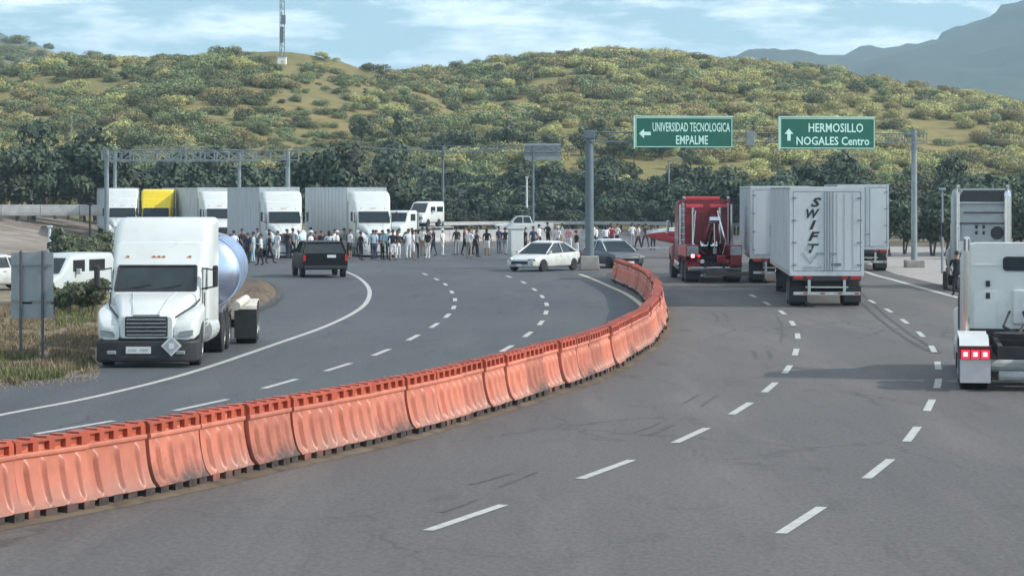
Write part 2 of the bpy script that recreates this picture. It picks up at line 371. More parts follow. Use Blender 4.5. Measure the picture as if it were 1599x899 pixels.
# dashed lines (each dash a piece of the road)
DA = [(730, 808), (948, 733), (1080, 680), (1158, 638), (1203, 605), (1230, 577), (1243, 550), (1246, 525), (1238, 505), (1222, 488), (1198, 474), (1176, 462)]
DB = [(1253, 812), (1373, 732), (1425, 678), (1452, 633), (1465, 599), (1465, 571), (1457, 545), (1438, 522), (1413, 502), (1388, 485), (1362, 471)]
L1 = [(118, 667), (316, 632), (438, 599), (529, 573), (596, 550), (646, 527), (679, 508), (699, 493), (709, 480), (711, 468), (706, 456), (696, 444), (682, 436), (664, 428)]
L2 = [(650, 594), (743, 566), (792, 544), (825, 522), (845, 504), (853, 488), (854, 475), (847, 463), (835, 452), (818, 441), (795, 432)]
def dashes(px, parent, z, ext=True, ln=2.7, w_=.15):
    P = [G(*p) for p in px]; P = P if not ext else [tuple(2*a-b for a, b in zip(P[0], P[1]))]+P
    S = spline(P, 10)
    for i, p in enumerate(P):
        k = i*10 if i < len(P)-1 else len(S)-1
        a = S[max(k-2, 0)]; b = S[min(k+2, len(S)-1)]; d = Vector((b[0]-a[0], b[1]-a[1])).normalized()
        l_ = ln/2
        stripe('lane_dash', [(p[0]-d.x*l_, p[1]-d.y*l_), p, (p[0]+d.x*l_, p[1]+d.y*l_)], w_, M_line, parent, z)
dashes(DA, road_right, .012, False); dashes(DB, road_right, .012, False)
dashes(L1, road_left, .006, False); dashes(L2, road_left, .006, False)
stripe('edge_line', spline([G(-200, 690), G(0, 648), G(150, 619), G(300, 581), G(440, 534), G(510, 509), G(555, 487), G(574, 470), G(577, 452), G(565, 437), G(545, 426), G(515, 418)], 12), .17, M_line, road_left, .006)
stripe('edge_line', spline([G(905, 428), G(922, 434), G(950, 446), G(980, 460), G(1003, 477), G(1012, 490)], 8), .2, M_yline, road_left, .006)
stripe('edge_line', spline([G(1335, 418), G(1365, 429), G(1395, 437), G(1430, 447), G(1478, 460), G(1530, 474), G(1640, 510)], 8), .28, M_line, road_right, .012)
# pairs of dark tyre / tar bands
for off in (0, 17):
    stripe('tar_band', spline([G(1325+off, 455), G(1342+off, 470), G(1372+off, 497), G(1405+off, 522), G(1440+off*.9, 543), G(1462+off*.4, 552)], 8), .10, M_tar, road_right, .010)
def skid(pts, w_=.14): stripe('skid_mark', spline([G(*p) for p in pts], 6), w_, M_skid, road_right, .010)
skid([(735, 757), (772, 747), (800, 739)], .07); skid([(782, 760), (812, 747), (838, 738)], .08)
skid([(990, 676), (1015, 667), (1032, 660)], .06); skid([(1016, 679), (1035, 670), (1052, 663)], .11)
skid([(1068, 630), (1082, 622), (1092, 616)], .06); skid([(1096, 634), (1110, 624), (1120, 617)], .07)
skid([(1113, 488), (1121, 495), (1119, 503)], .10); skid([(1128, 488), (1137, 495), (1137, 502)], .10)
skid([(1214, 495), (1222, 510), (1220, 535)], .08); skid([(1176, 548), (1180, 553), (1181, 560)], .1); skid([(1199, 548), (1203, 553), (1203, 560)], .1)
skid([(690, 800), (720, 790), (745, 780)], .06)
# soil drifts washed out along the foot of the barriers
def drift(p0, p1, wmax, name='soil_drift', side=-1):
    seg = [p for p in bline if p0 <= p[1] <= p1]; vs = []; fs = []
    for i, p in enumerate(seg):
        a = seg[max(i-1, 0)]; b = seg[min(i+1, len(seg)-1)]; d = Vector((b[0]-a[0], b[1]-a[1])).normalized(); n_ = Vector((d.y, -d.x))
        w_ = wmax*(.15+.85*noise.noise(Vector((p[1]*.23, 3, 0))) + .3*noise.noise(Vector((p[1]*1.1, 9, 0)))) ; w_ = .34+max(.03, w_)
        vs += [(p[0]+n_.x*.2, p[1]+n_.y*.2, .05), (p[0]+n_.x*.36, p[1]+n_.y*.36, .035), (p[0]+n_.x*(w_+.1), p[1]+n_.y*(w_+.1), .0085)]
    for i in range(len(seg)-1):
        for k in range(2): fs.append((3*i+k, 3*i+k+1, 3*i+k+4, 3*i+k+3))
    o = MB().add(vs, fs).build(name, M_mound, road_right); return o
drift(30, 100, .26)

# soil island with dark kerb by the left roadside
isl = spline([G(330, 520), G(384, 494), G(425, 476), G(437, 462), G(425, 447), G(390, 441), G(330, 443)], 6)
bm_ = MB(); 
cx_, cy_ = sum(p[0] for p in isl)/len(isl), sum(p[1] for p in isl)/len(isl)
rings = [(1, -.01), (.93, .08), (.7, .3), (.35, .42)]
vs = [(cx_+(p[0]-cx_)*k, cy_+(p[1]-cy_)*k, z+(.08*noise.noise(Vector((p[0], p[1], k*5))) if k < .9 else 0)) for k, z in rings for p in isl]+[(cx_, cy_, .46)]
n_ = len(isl); fs = [(r*n_+k, r*n_+(k+1) % n_, (r+1)*n_+(k+1) % n_, (r+1)*n_+k) for r in range(3) for k in range(n_)]+[(3*n_+k, 3*n_+(k+1) % n_, 4*n_) for k in range(n_)]
mound = bm_.add(vs, fs).build('soil_island', M_mound, None, smooth=True); tag(mound, kind='structure')
kb = MB()
for a, b in zip(isl[3:], isl[4:]):
    d = Vector((b[0]-a[0], b[1]-a[1])); kb.box(((a[0]+b[0])/2, (a[1]+b[1])/2, .06), (d.length+.03, .22, .16), math.atan2(d.y, d.x))
kb.build('kerb', M_tar, mound)

# ------------------------------------------------------------------ hills
def interp(pts, x):
    if x <= pts[0][0]: return pts[0][1]
    for a, b in zip(pts, pts[1:]):
        if x <= b[0]:
            t = (x-a[0])/(b[0]-a[0]); t = t*t*(3-2*t)*.5+t*.5; return a[1]+(b[1]-a[1])*t
    return pts[-1][1]
class Hill:
    def __init__(s, outline, Zr, Zf, Zb, amp=1., pw=.9, seed=0):
        s.o = outline; s.Zr = Zr; s.Zf = Zf; s.Zb = Zb; s.amp = amp; s.pw = pw; s.seed = seed
    def z(s, x, y):
        px = CX+x*F/s.Zr
        hr = PZ(interp(s.o, px), s.Zr)
        wob = 18*noise.noise(Vector((x*.012, s.seed, 0)))*(s.Zr/500)
        if y <= s.Zr+wob: t = max(0, (y-s.Zf)/(s.Zr+wob-s.Zf)); g = t**s.pw; g = g*(1-.12*math.sin(t*math.pi*2.2))
        else: t = min(1, (y-s.Zr-wob)/(s.Zb-s.Zr)); g = 1-t*t*(3-2*t)
        n = noise.fractal(Vector((x*.012, y*.012, s.seed)), 1., 2., 4)
        return hr*g + s.amp*n*3*min(1, t*4 if y < s.Zr else 1-t) - .2*(1-min(1, t*8)) - (.6 if t <= 0 else 0)
    def mesh(s, name, m, x0, x1, nx=110, ny=70):
        vs = []; fs = []
        for j in range(ny+1):
            y = s.Zf+(s.Zb-s.Zf)*j/ny
            for i in range(nx+1):
                x = (x0+(x1-x0)*i/nx); vs.append((x, y, s.z(x, y)))
        for j in range(ny):
            for i in range(nx):
                a = j*(nx+1)+i; fs.append((a, a+1, a+nx+2, a+nx+1))
        o = MB().add(vs, fs).build(name, m, None, smooth=True, fix=False); return tag(o, kind='structure')
oA = [(-900, 200), (-500, 195), (-200, 185), (-60, 165), (0, 152), (60, 134), (120, 118), (160, 104), (200, 97), (260, 96), (300, 97), (350, 88), (400, 81), (440, 79), (480, 84), (520, 92), (570, 107), (620, 123), (680, 138), (760, 165), (850, 200), (1000, 250), (1300, 290)]
oB = [(300, 260), (420, 215), (520, 160), (600, 136), (650, 124), (700, 117), (760, 109), (800, 102), (850, 91), (900, 86), (950, 87), (1000, 92), (1060, 99), (1130, 107), (1200, 117), (1300, 133), (1400, 147), (1500, 166), (1599, 188), (1700, 205), (1900, 240), (2300, 280)]
oC = [(-800, 120), (-400, 90), (-150, 75), (0, 72), (60, 76), (130, 89), (200, 100), (300, 112), (420, 140), (600, 200), (900, 290)]
HA = Hill(oA, 520, 262, 760, 1.0, .95, 3); HB = Hill(oB, 600, 268, 880, 1.1, .95, 11); HC = Hill(oC, 900, 560, 1200, 1.5, .9, 23)
hillA = HA.mesh('hill_left', M_hillA, -260, 110); hillB = HB.mesh('hill_right', M_hillB, -110, 330); hillC = HC.mesh('hill_far_left', M_hillC, -420, 60)
oM = [(300, 260), (700, 200), (1000, 130), (1090, 100), (1140, 88), (1175, 90), (1215, 99), (1285, 97), (1350, 78), (1400, 68), (1450, 60), (1485, 44), (1530, 20), (1575, 4), (1640, -12), (1750, -30), (1900, -20), (2300, 60), (3000, 200)]
oN = [(-900, -20), (-400, 5), (-150, 25), (0, 47), (45, 64), (90, 80), (200, 120), (420, 200), (700, 290)]
HM = Hill(oM, 3200, 1500, 3700, 5., .8, 31); HN = Hill(oN, 3000, 1800, 3600, 3., .85, 37)
HM.mesh('mountain_right', M_mount, -400, 1800, 120, 60); HN.mesh('mountain_left', M_mount, -1300, 60, 90, 50)

# raised side road on the far left
Zr0, Zr1 = 165, 200
def bank_z(y): return max(0, min(2.35, (y-152)/(196-152)*2.35))
vs = []; fs = []; nx, ny = 40, 24
for j in range(ny+1):
    y = 150+90*j/ny
    for i in range(nx+1):
        x = -170+(170-31.5)*i/nx; e = min(1, (nx-i)/4)
        vs.append((x, y, (bank_z(y)*1.0+.22*noise.noise(Vector((x*.3, y*.3, 0))))*e-.05))
for j in range(ny):
    for i in range(nx): a = j*(nx+1)+i; fs.append((a, a+1, a+nx+2, a+nx+1))
tag(MB().add(vs, fs).build('embankment', M_embank, None, smooth=True, fix=False), kind='structure')
sr = thing('concrete_parapet', 'long pale concrete parapet along the raised side road at far left', 'parapet', (-60, 198, 2.2))
for k in range(22):
    x = -31.9-3.02*k
    if x < -80: break
    MB().loft([[(x+a, y, z) for y, z in ((-.25, 0), (.25, 0), (.2, .3), (.09, .85), (-.09, .85), (-.2, .3))] for a in (-1.49, 1.49)]).build('block', M_conc2, sr)
for ch in sr.children: ch.location = (60, 0, 0)

# ================================================================== VEGETATION
def crown_mesh(name, seed, rx, rz, nl, ls, m, z0, lobes=11):
    r = random.Random(seed); mb = MB(); L_ = []
    for k in range(lobes):
        a = r.uniform(0, 6.283); q = r.random()**.6; 
        L_.append((rx*.72*q*math.cos(a), rx*.72*q*math.sin(a), z0+rz*(.18+.75*r.random()*(1-.45*q)), rx*r.uniform(.28, .5)))
    vs = []; fs = []
    for k in range(nl):
        c = L_[r.randrange(lobes)]
        d = Vector((r.gauss(0, 1), r.gauss(0, 1), r.gauss(0, 1)+.25)).normalized()
        p = Vector((c[0], c[1], c[2])) + Vector((d.x, d.y, d.z*.72))*c[3]*r.uniform(.62, 1.08)
        nrm = (d+Vector((r.gauss(0, .5), r.gauss(0, .5), r.gauss(0, .5)))).normalized()
        u = nrm.orthogonal().normalized(); v_ = nrm.cross(u); t = r.uniform(0, 6.283); s_ = ls*r.uniform(.6, 1.3)
        u2 = (u*math.cos(t)+v_*math.sin(t))*s_; v2 = (v_*math.cos(t)-u*math.sin(t))*s_*.55
        o = len(vs); vs += [p-u2, p+v2, p+u2, p-v2]; fs.append((o, o+1, o+2, o+3))
    mb.add(vs, fs); me = bpy.data.meshes.new(name); me.from_pydata([tuple(v) for v in mb.v], [], mb.f); me.materials.append(m); return me, L_
def trunk_mesh(name, seed, lobes, z0, r0):
    r = random.Random(seed); mb = MB()
    nst = r.choice((1, 2, 3))
    for k in range(nst):
        a = r.uniform(0, 6.28); top = Vector((math.cos(a)*z0*.25, math.sin(a)*z0*.25, z0*.9)); mb.tube((.1*math.cos(a), .1*math.sin(a), -.3), top, r0, r0*.7, 7)
        for c in lobes[k::nst]: mb.tube(top, (c[0]*.85, c[1]*.85, c[2]), r0*.6, r0*.15, 5)
    me = bpy.data.meshes.new(name); me.from_pydata([tuple(v) for v in mb.v], [], mb.f); me.materials.append(M_trunk); return me
def tree_kit(m, n, rx, rz, nl, ls, z0, seed, r0=.14):
    K = []
    for k in range(n):
        me, lb = crown_mesh('crown', seed+k, rx*R.uniform(.85, 1.15), rz*R.uniform(.85, 1.15), nl, ls, m, z0*R.uniform(.8, 1.2))
        K.append((me, trunk_mesh('trunk', seed+k, lb, z0, r0)))
    return K
K_dark = tree_kit(M_leaf_dark, 5, 3.2, 5.2, 2600, .26, 1.5, 100)
K_mid = tree_kit(M_leaf_mid, 4, 3.0, 4.6, 2400, .25, 1.3, 200)
K_green = tree_kit(M_leaf_green, 6, 2.5, 1.75, 1900, .15, .15, 300, .07)
K_olive = tree_kit(M_leaf_olive, 6, 2.5, 1.6, 1900, .15, .15, 400, .06)
def plant(kit, name, x, y, z, sc, sz, label, cat, group, nm2=None):
    name = nm2 or name
    cm, tm = kit[R.randrange(len(kit))]
    o = thing(name, label, cat, (x, y, z), R.uniform(0, 6.28), group); o.scale = (sc, sc, sz)
    for nm, me in (('crown', cm), ('trunk', tm)):
        c = bpy.data.objects.new(nm, me); COL.objects.link(c); c.parent = o
    return o
def terrain_z(x, y):
    z = max([0]+[h.z(x, y) for h in (HA, HB) if h.Zf < y < h.Zb and ((h is HA and -260 < x < 110) or (h is HB and -110 < x < 330))])
    return z
# belt of dark trees behind the road
nt_ = 0
def belt(x0, x1, Z0, Z1, n, kit, s0, s1, label, group, zf=None):
    for k in range(n):
        Z = R.uniform(Z0, Z1); px = x0+(x1-x0)*(k+R.uniform(.1, .9))/n; x = PX(px, Z)
        s_ = R.uniform(s0, s1); z = terrain_z(x, Z) if zf is None else zf
        lb = label if 'bush b' in label else ('tall ' if s_ > s0+(s1-s0)*.66 else ('small ' if s_ < s0+(s1-s0)*.33 else 'middling '))+label+(', left part' if k < n/3 else (', right part' if k > 2*n/3 else ', middle part'))
        plant(kit, 'mesquite_tree', x, Z, z, s_, s_*R.uniform(.85, 1.1), lb, 'bush' if 'bush b' in label else 'tree', group, 'low_bush' if 'bush b' in label else 'mesquite_tree')
belt(85, 175, 140, 150, 5, K_mid, .28, .42, 'scraggy dark bush behind the parked white van at left', 'scraggy bushes by the parked van', 0)
belt(-60, 175, 205, 245, 15, K_dark, .9, 1.3, 'dark green tree behind the concrete parapet at far left', 'trees behind the parapet', 1.9)
belt(130, 640, 212, 262, 24, K_dark, .95, 1.35, 'dark green tree behind the row of stopped lorries', 'trees behind the lorries')
belt(540, 1200, 259, 272, 30, K_dark, .45, .75, 'low dark bush between the guard rail and the trees at the bend', 'bushes behind the guard rail', -.4)
belt(540, 1200, 274, 292, 24, K_dark, .75, 1.1, 'dark green tree just behind the guard rail bushes', 'front trees at the bend', -.3)
belt(600, 1130, 298, 330, 22, K_dark, 1.0, 1.5, 'dark green tree behind the far bend of the road', 'trees behind the bend', 0)
belt(560, 1100, 340, 370, 18, K_mid, .6, .95, 'grey green tree on the foot of the hill beyond the bend', 'trees at the hill foot')
belt(1040, 1330, 215, 275, 16, K_dark, .8, 1.15, 'dark green tree between the red cab and the white trailer', 'trees beyond the trailers')
belt(1320, 1640, 180, 240, 18, K_dark, .75, 1.05, 'dark green tree behind the right roadside', 'trees behind the right roadside')
belt(1385, 1640, 150, 172, 12, K_dark, .5, .72, 'low dark bushy tree at the edge of the right verge', 'low trees on the right verge')
belt(-60, 620, 265, 300, 26, K_mid, .5, .8, 'grey green tree on the lower slope of the left hill', 'trees on the left hill foot')
belt(900, 1640, 280, 315, 28, K_mid, .55, .85, 'grey green tree on the lower slope of the right hill', 'trees on the right hill foot')
# scrub on the hills: 300 shown largest as objects, the rest as one stuff object
cand = []
RR = random.Random(5)
def vis_ok(x, y): px = CX+x*F/y; return -80 < px < 1680
for h, x0, x1, n, name in ((HA, -180, 80, 2300, 'A'), (HB, -80, 190, 4000, 'B')):
    k = 0
    while k < n:
        y = RR.uniform(h.Zf+18, h.Zr+25); x = RR.uniform(x0, x1)
        if not vis_ok(x, y): continue
        d = noise.noise(Vector((x*.022, y*.012, 5 if name == 'A' else 8)))
        t = (y-h.Zf)/(h.Zr-h.Zf); px = CX+x*F/y
        if name == 'A':
            lim = .12 - .16*math.exp(-((px-500)/80)**2) + (.35 if t < .25 else 0)
            if d*.7 > lim+RR.uniform(-.25, .35) + .12: k += .25; continue
        else:
            if d > .12+RR.uniform(-.2, .5): k += .25; continue
        if name == 'A' and abs(px-441) < 34 and 440 < y < 530: continue
        zz = h.z(x, y)
        if zz < terrain_z(x, y)-.4: k += .5; continue
        k += 1
        px = CX+x*F/y
        if name == 'A': kit = 'g' if RR.random() < .8 else 'o'
        else: kit = 'o' if RR.random() < (.66 if px > 850 else .3) else 'g'
        s_ = RR.choice((.4, .55, .7, .85, 1., 1.1))*RR.uniform(.85, 1.15)*(1.1 if t > .85 else 1)*(.6 if name == 'A' and 430 < px < 580 else 1)
        cand.append((s_/y, x, y, zz, s_, kit, name))
for k in range(330):
    y = RR.uniform(330, 525); px = RR.uniform(380, 690); x = PX(px, y)
    if abs(px-441) < 34 and y > 430: continue
    zz = HA.z(x, y)
    if zz < terrain_z(x, y)-.4: continue
    s_ = RR.choice((.25, .3, .4, .55, .75)); cand.append((s_/y, x, y, zz, s_, RR.choice('ggo'), 'A'))
cand.sort(reverse=True)
for c in cand[:260]:
    kit = K_green if c[5] == 'g' else K_olive
    plant(kit, 'shrub', c[1], c[2], c[3]-.1, c[4], c[4]*.95, ('grey green' if c[5] == 'g' else 'yellowish olive')+' shrub among many on the '+('left' if c[6] == 'A' else 'right')+' hillside', 'shrub',
          ('green' if c[5] == 'g' else 'olive')+' shrubs on the '+('left' if c[6] == 'A' else 'right')+' hill')
def instancer(name, pts, kit_meshes):
    coll = bpy.data.collections.new(name+'_sources')
    for me in kit_meshes:
        o = bpy.data.objects.new('shrub_source', me); coll.objects.link(o)
    me = bpy.data.meshes.new(name); me.from_pydata([p[:3] for p in pts], [], [])
    at = me.attributes.new('sc', 'FLOAT', 'POINT'); at.data.foreach_set('value', [p[3] for p in pts])
    o = bpy.data.objects.new(name, me); COL.objects.link(o)
    g = bpy.data.node_groups.new(name, 'GeometryNodeTree'); g.interface.new_socket('Geometry', in_out='INPUT', socket_type='NodeSocketGeometry'); g.interface.new_socket('Geometry', in_out='OUTPUT', socket_type='NodeSocketGeometry')
    gi = g.nodes.new('NodeGroupInput'); go = g.nodes.new('NodeGroupOutput'); mp_ = g.nodes.new('GeometryNodeMeshToPoints'); ip = g.nodes.new('GeometryNodeInstanceOnPoints')
    ci = g.nodes.new('GeometryNodeCollectionInfo'); ci.inputs['Collection'].default_value = coll; ci.inputs['Separate Children'].default_value = True; ci.inputs['Reset Children'].default_value = True
    na = g.nodes.new('GeometryNodeInputNamedAttribute'); na.data_type = 'FLOAT'; na.inputs['Name'].default_value = 'sc'
    rv = g.nodes.new('FunctionNodeRandomValue'); rv.data_type = 'FLOAT_VECTOR'; rv.inputs[0].default_value = (0, 0, 0); rv.inputs[1].default_value = (0, 0, 6.28)
    l = g.links.new
    l(gi.outputs[0], mp_.inputs['Mesh']); l(mp_.outputs[0], ip.inputs['Points']); l(ci.outputs[0], ip.inputs['Instance']); ip.inputs['Pick Instance'].default_value = True
    l(rv.outputs[0], ip.inputs['Rotation']); l(na.outputs[0], ip.inputs['Scale']); l(ip.outputs[0], go.inputs[0])
    md = o.modifiers.new('scatter', 'NODES'); md.node_group = g
    return o
for kk, kit, nm, lb in (('g', K_green, 'green_scrub', 'grey green scrub covering the hillsides'), ('o', K_olive, 'olive_scrub', 'yellowish olive scrub covering the hillsides')):
    o = instancer(nm, [(c[1], c[2], c[3]-.1, c[4]) for c in cand[260:] if c[5] == kk], [k[0] for k in kit]); tag(o, lb, 'scrub', kind='stuff')
# far-left hill scrub
pts = []
while len(pts) < 900:
    y = RR.uniform(600, 915); x = RR.uniform(-230, -60)
    if vis_ok(x, y) and noise.noise(Vector((x*.02, y*.01, 2))) < .15+RR.uniform(-.2, .3): pts.append((x, y, HC.z(x, y)-.1, RR.uniform(.7, 1.4)))
tag(instancer('distant_scrub', pts, [k[0] for k in K_green]), 'scrub on the far left hill', 'scrub', kind='stuff')
# weeds on the left verge
def weeds(name, m, n, poly, hmin, hmax, label, seed):
    r = random.Random(seed); vs = []; fs = []
    while n:
        px, py = r.uniform(-60, 165), r.uniform(478, 605)
        x, y = G(px, py)
        if not poly(px, py): continue
        n -= 1; cl = 1+noise.noise(Vector((x*.6, y*.35, seed)))*1.2
        for b in range(7):
            a = r.uniform(0, 6.28); hh = r.uniform(hmin, hmax)*max(.3, cl); d = Vector((math.cos(a), math.sin(a), 0)); q = Vector((x, y, -.03))+d*r.uniform(0, .08); w_ = Vector((-d.y, d.x, 0))*.010
            tip = q+d*hh*r.uniform(.15, .6)+Vector((0, 0, hh)); mid_ = (q+tip)/2+Vector((0, 0, hh*.12))
            o = len(vs); vs += [q-w_, q+w_, mid_+w_*.8, mid_-w_*.8, tip]; fs += [(o, o+1, o+2, o+3), (o+3, o+2, o+4)]
    o = MB().add(vs, fs).build(name, m, None, fix=False); return tag(o, label, 'weeds', kind='stuff')
inverge = lambda px, py: (px < 152+10*noise.noise(Vector((py*.05, 1, 0))) and py < 600-px*.11+9*noise.noise(Vector((px*.06, py*.1, 2))) and noise.noise(Vector((px*.035, py*.08, 4))) > -.28)
weeds('dry_grass', M_weed, 5600, inverge, .03, .17, 'straw coloured dry grass on the left verge', 3)
weeds('green_weeds', M_weedg, 1300, lambda a, b: inverge(a, b) and (b > 560 or (a > 90 and b < 510)), .04, .22, 'green weeds along the left road edge', 4)
r_ = random.Random(9); pb = MB()
for k in range(1500):
    px = r_.uniform(-60, 155); py = 600-px*.11+r_.gauss(0, 5); x, y = G(px, py); q = r_.uniform(.008, .03); a = r_.uniform(0, 3)
    pb.loft([[(x+q*math.cos(a+i*1.57), y+q*math.sin(a+i*1.57), z) for i in range(4)] for z in (0, q*.8)])
tag(pb.build('gravel', M_embank, None), 'loose gravel along the left edge of the road', 'gravel', kind='stuff')
for (px, py, s_) in ((100, 488, .5), (122, 487, .62), (143, 490, .7), (84, 484, .45), (95, 470, .55), (118, 474, .5), (140, 480, .45), (72, 430, .6), (112, 425, .62), (128, 418, .6), (105, 415, .7), (150, 425, .7)):
    x, y = G(px, py); plant(K_mid, 'roadside_bush', x, y, -.1, s_*.45, s_*.42, 'small grey green bush by the parked white vehicles at left', 'bush', 'bushes by the parked vehicles')

# ================================================================== VEHICLES
def wheel(parent, x, y, r, w_, rim=M_alu, name='wheel', z=None):
    z = r if z is None else z; s = 1 if x > 0 else -1
    t = MB().lathe([(-w_/2, r*.62), (-w_/2, r*.93), (-w_/2+.03, r), (-.015, r), (-.01, r*.97), (.01, r*.97), (.015, r), (w_/2-.03, r), (w_/2, r*.93), (w_/2, r*.62)], 'X', (0, 0, 0), 22).build(name, M_rubber, parent)
    t.location = (x, y, z); autosmooth(t)
    rm = MB().lathe([(s*(w_/2-.05), .02), (s*(w_/2-.02), r*.16), (s*(w_/2-.05), r*.2), (s*(w_/2-.10), r*.42), (s*(w_/2-.02), r*.60), (s*(w_/2+.004), r*.63), (s*(w_/2-.12), r*.62)], 'X', (0, 0, 0), 16).build('rim', rim, t)
    return t

def tractor(label, group, loc, yaw, paint=M_white, zc=1.95, zw=2.75, roof=4.1, hoodk=1., fleet='truck', low=False, rear=False, lit=False, bumper=M_white2, windshield=M_glass, frame_len=8.2, hw=1.22, flap=M_plastic, sleeper_end=-4.9):
    """lorry tractor: front bumper at y=0, facing +Y"""
    t = thing('lorry_tractor', label, 'truck', (loc[0], loc[1], 0), yaw, group)
    g1 = zc*.72                                    # grille top
    bt = zc*.385                                   # bumper top
    # cab shell
    secs = [rr(-1.68, 1.0, .85, zc-.04, .1), rr(-1.80, 1.04, .75, zc, .1), rr(-2.36, 1.07, .75, zw, .12)]
    if low:
        secs += [rr(-2.6, 1.09, .75, zw+.14, .2), rr(-3.2, 1.12, .75, roof-.1, .28), rr(-3.6, hw-.05, .75, roof, .3), rr(sleeper_end, hw-.05, .75, roof, .3)]
    else:
        m1 = zw+(roof-zw)*.45
        secs += [rr(-2.44, 1.10, .75, zw+.08, .12), rr(-2.78, 1.11, .75, m1, .14), rr(-2.98, 1.12, .75, m1+.03, .14), rr(-3.02, 1.17, .75, m1+.10, .2), rr(-3.3, hw-.01, .75, roof-.16, .26), rr(-3.62, hw, .75, roof-.04, .24), rr(-4.0, hw, .75, roof, .2), rr(sleeper_end, hw, .75, roof, .12)]
    autosmooth(MB().loft(secs).build('cab', paint, t), 30)
    # hood
    autosmooth(MB().loft([rr(-.10, .60, bt+.04, g1-.04, .08), rr(-.18, .66, bt, g1+.03, .1), rr(-.6, .74, bt, g1+(zc-g1)*.42, .14), rr(-1.2, .86, bt, g1+(zc-g1)*.78, .16), rr(-1.72, .98, bt, zc-.03, .16)]).build('bonnet', paint, t), 40)
    for s in (-1, 1):
        secs = []
        for y, x0, x1, z0, z1 in ((-.12, .64, 1.02, bt, g1-.28), (-.22, .62, 1.12, bt, g1-.14), (-.55, .6, 1.19, bt+.08, g1+.02), (-.78, .6, 1.22, bt+.30, g1+.08), (-1.15, .6, 1.23, bt+.38, g1+.13), (-1.5, .6, 1.22, bt+.28, g1+.16), (-1.72, .6, 1.18, .55, g1+.2), (-1.80, .6, 1.1, .55, g1+.2)):
            secs.append(rr(y, (x1-x0)/2, z0, z1, .06, 3, s*(x0+x1)/2))
        autosmooth(MB().loft(secs).build('fender', paint, t), 45)
        h = MB().loft([[(s*.72, -.115, bt+.07), (s*1.02, -.135, bt+.09), (s*1.03, -.13, bt+.22), (s*.78, -.11, bt+.19)], [(s*.72, -.08, bt+.07), (s*1.08, -.1, bt+.09), (s*1.09, -.1, bt+.23), (s*.78, -.07, bt+.19)]]).build('headlight', M_lens, t)
        # gap line between bonnet and fender
        MB().path([(s*.66, -.19, g1-.06), (s*.83, -.6, g1+.06), (s*1.0, -1.1, g1+.17), (s*1.07, -1.7, g1+.30)], .022, 5).build('seam', M_plastic, t)
        # door with window, mirror, steps, tank
        d = MB().box((s*1.105, -2.72, (zw+.95)/2-.05), (.05, .95, zw-1.05)).build('door', paint, t, bevel=.02)
        wn = MB().loft([[(s*q, -2.40, zc+.02), (s*q, -3.08, zc+.02), (s*q, -3.08, zw-.12), (s*q, -2.62, zw-.10)] for q in (1.125, 1.142)]).build('side_window', M_glass, d)
        MB().box((s*1.145, -3.1, zc-.2), (.02, .14, .03)).build('handle', M_plastic, d)
        mr = MB().box((s*1.42, -1.95, (zc+zw)/2+.04), (.12, .2, (zw-zc)*.78)).build('mirror', M_plastic if fleet == 'truck' else M_chrome, t, bevel=.03)
        MB().tube((s*1.08, -2.1, zc+.06), (s*1.40, -1.97, zc+.12), .025, .02, 6).tube((s*1.08, -2.1, zw-.1), (s*1.40, -1.97, zw-.14), .02, .02, 6).build('bracket', M_plastic, mr)
        MB().lathe([(-4.75, .02), (-4.75, .30), (-4.7, .33), (-3.15, .33), (-3.1, .30), (-3.1, .02)], 'Y', (s*.93, 0, .72), 18).build('fuel_tank', M_chrome if paint is not M_white else M_white2, t, smooth=False)
        MB().box((s*1.02, -2.6, .62), (.3, .9, .06)).box((s*1.02, -2.6, .9), (.22, .9, .05)).build('step', M_alu, t)
        wheel(t, s*1.03, -1.15, .50, .28)
        for ya in (-6.0, -7.3): wheel(t, s*.94, ya, .50, .58)
        for ya in (-frame_len+.18,):
            MB().box((s*.92, ya, .55 if not rear else .42), (.62, .015, .62 if not rear else .50)).build('mudflap', flap, t)
        if rear:
            MB().loft([[(s*(.64), y, z), (s*1.24, y, z), (s*1.24, y, z+.03), (s*.64, y, z+.03)] for y, z in ((-5.35, .75), (-5.5, 1.02), (-6.0, 1.10), (-6.35, 1.06), (-6.65, .98), (-6.95, 1.06), (-7.3, 1.1), (-7.8, 1.02), (-8.0, .86))]).build('wheel_cover', paint, t)
            MB().box((s*.92, -frame_len+.16, .80), (.66, .06, .26)).build('light_panel', mat('dark_red_lens_panel', (.12, .01, .012), .4), t)
            for q in (-1, 0, 1): MB().box((s*(.92+q*.20), -frame_len+.12, .76), (.10, .03, .10), 0).build('tail_lamp', M_hotlamp if lit else M_redlens, t, bevel=.02)
            if lit:
                for q in (-1, 0, 1): MB().box((s*(.92+q*.20), -frame_len+.127, .76), (.17, .03, .17), 0).build('tail_lamp_lens', M_redlamp, t)
    # grille
    gr = MB().box((0, -.115, (bt+g1)/2+.02), (1.0, .08, g1-bt-.10)).build('grille', M_plastic, t, bevel=.03)
    for k in range(5): MB().box((0, -.065, bt+.07+(g1-bt-.12)*(k+.5)/5), (.96-.03*abs(k-2), .03, .028)).build('slat', M_chrome, gr)
    autosmooth(MB().loft([rr(-.55, 1.2, .15, bt-.015, .05), rr(-.15, 1.16, .13, bt-.015, .06), rr(-.02, .95, .15, bt-.03, .06), rr(.0, .6, .17, bt-.05, .05)]).build('bumper', bumper, t), 50)
    # windscreen
    def wy(z): return -1.80-.56*(z-zc)/(zw-zc)
    zz0, zz1 = zc+.05, zw-.05; fr = []
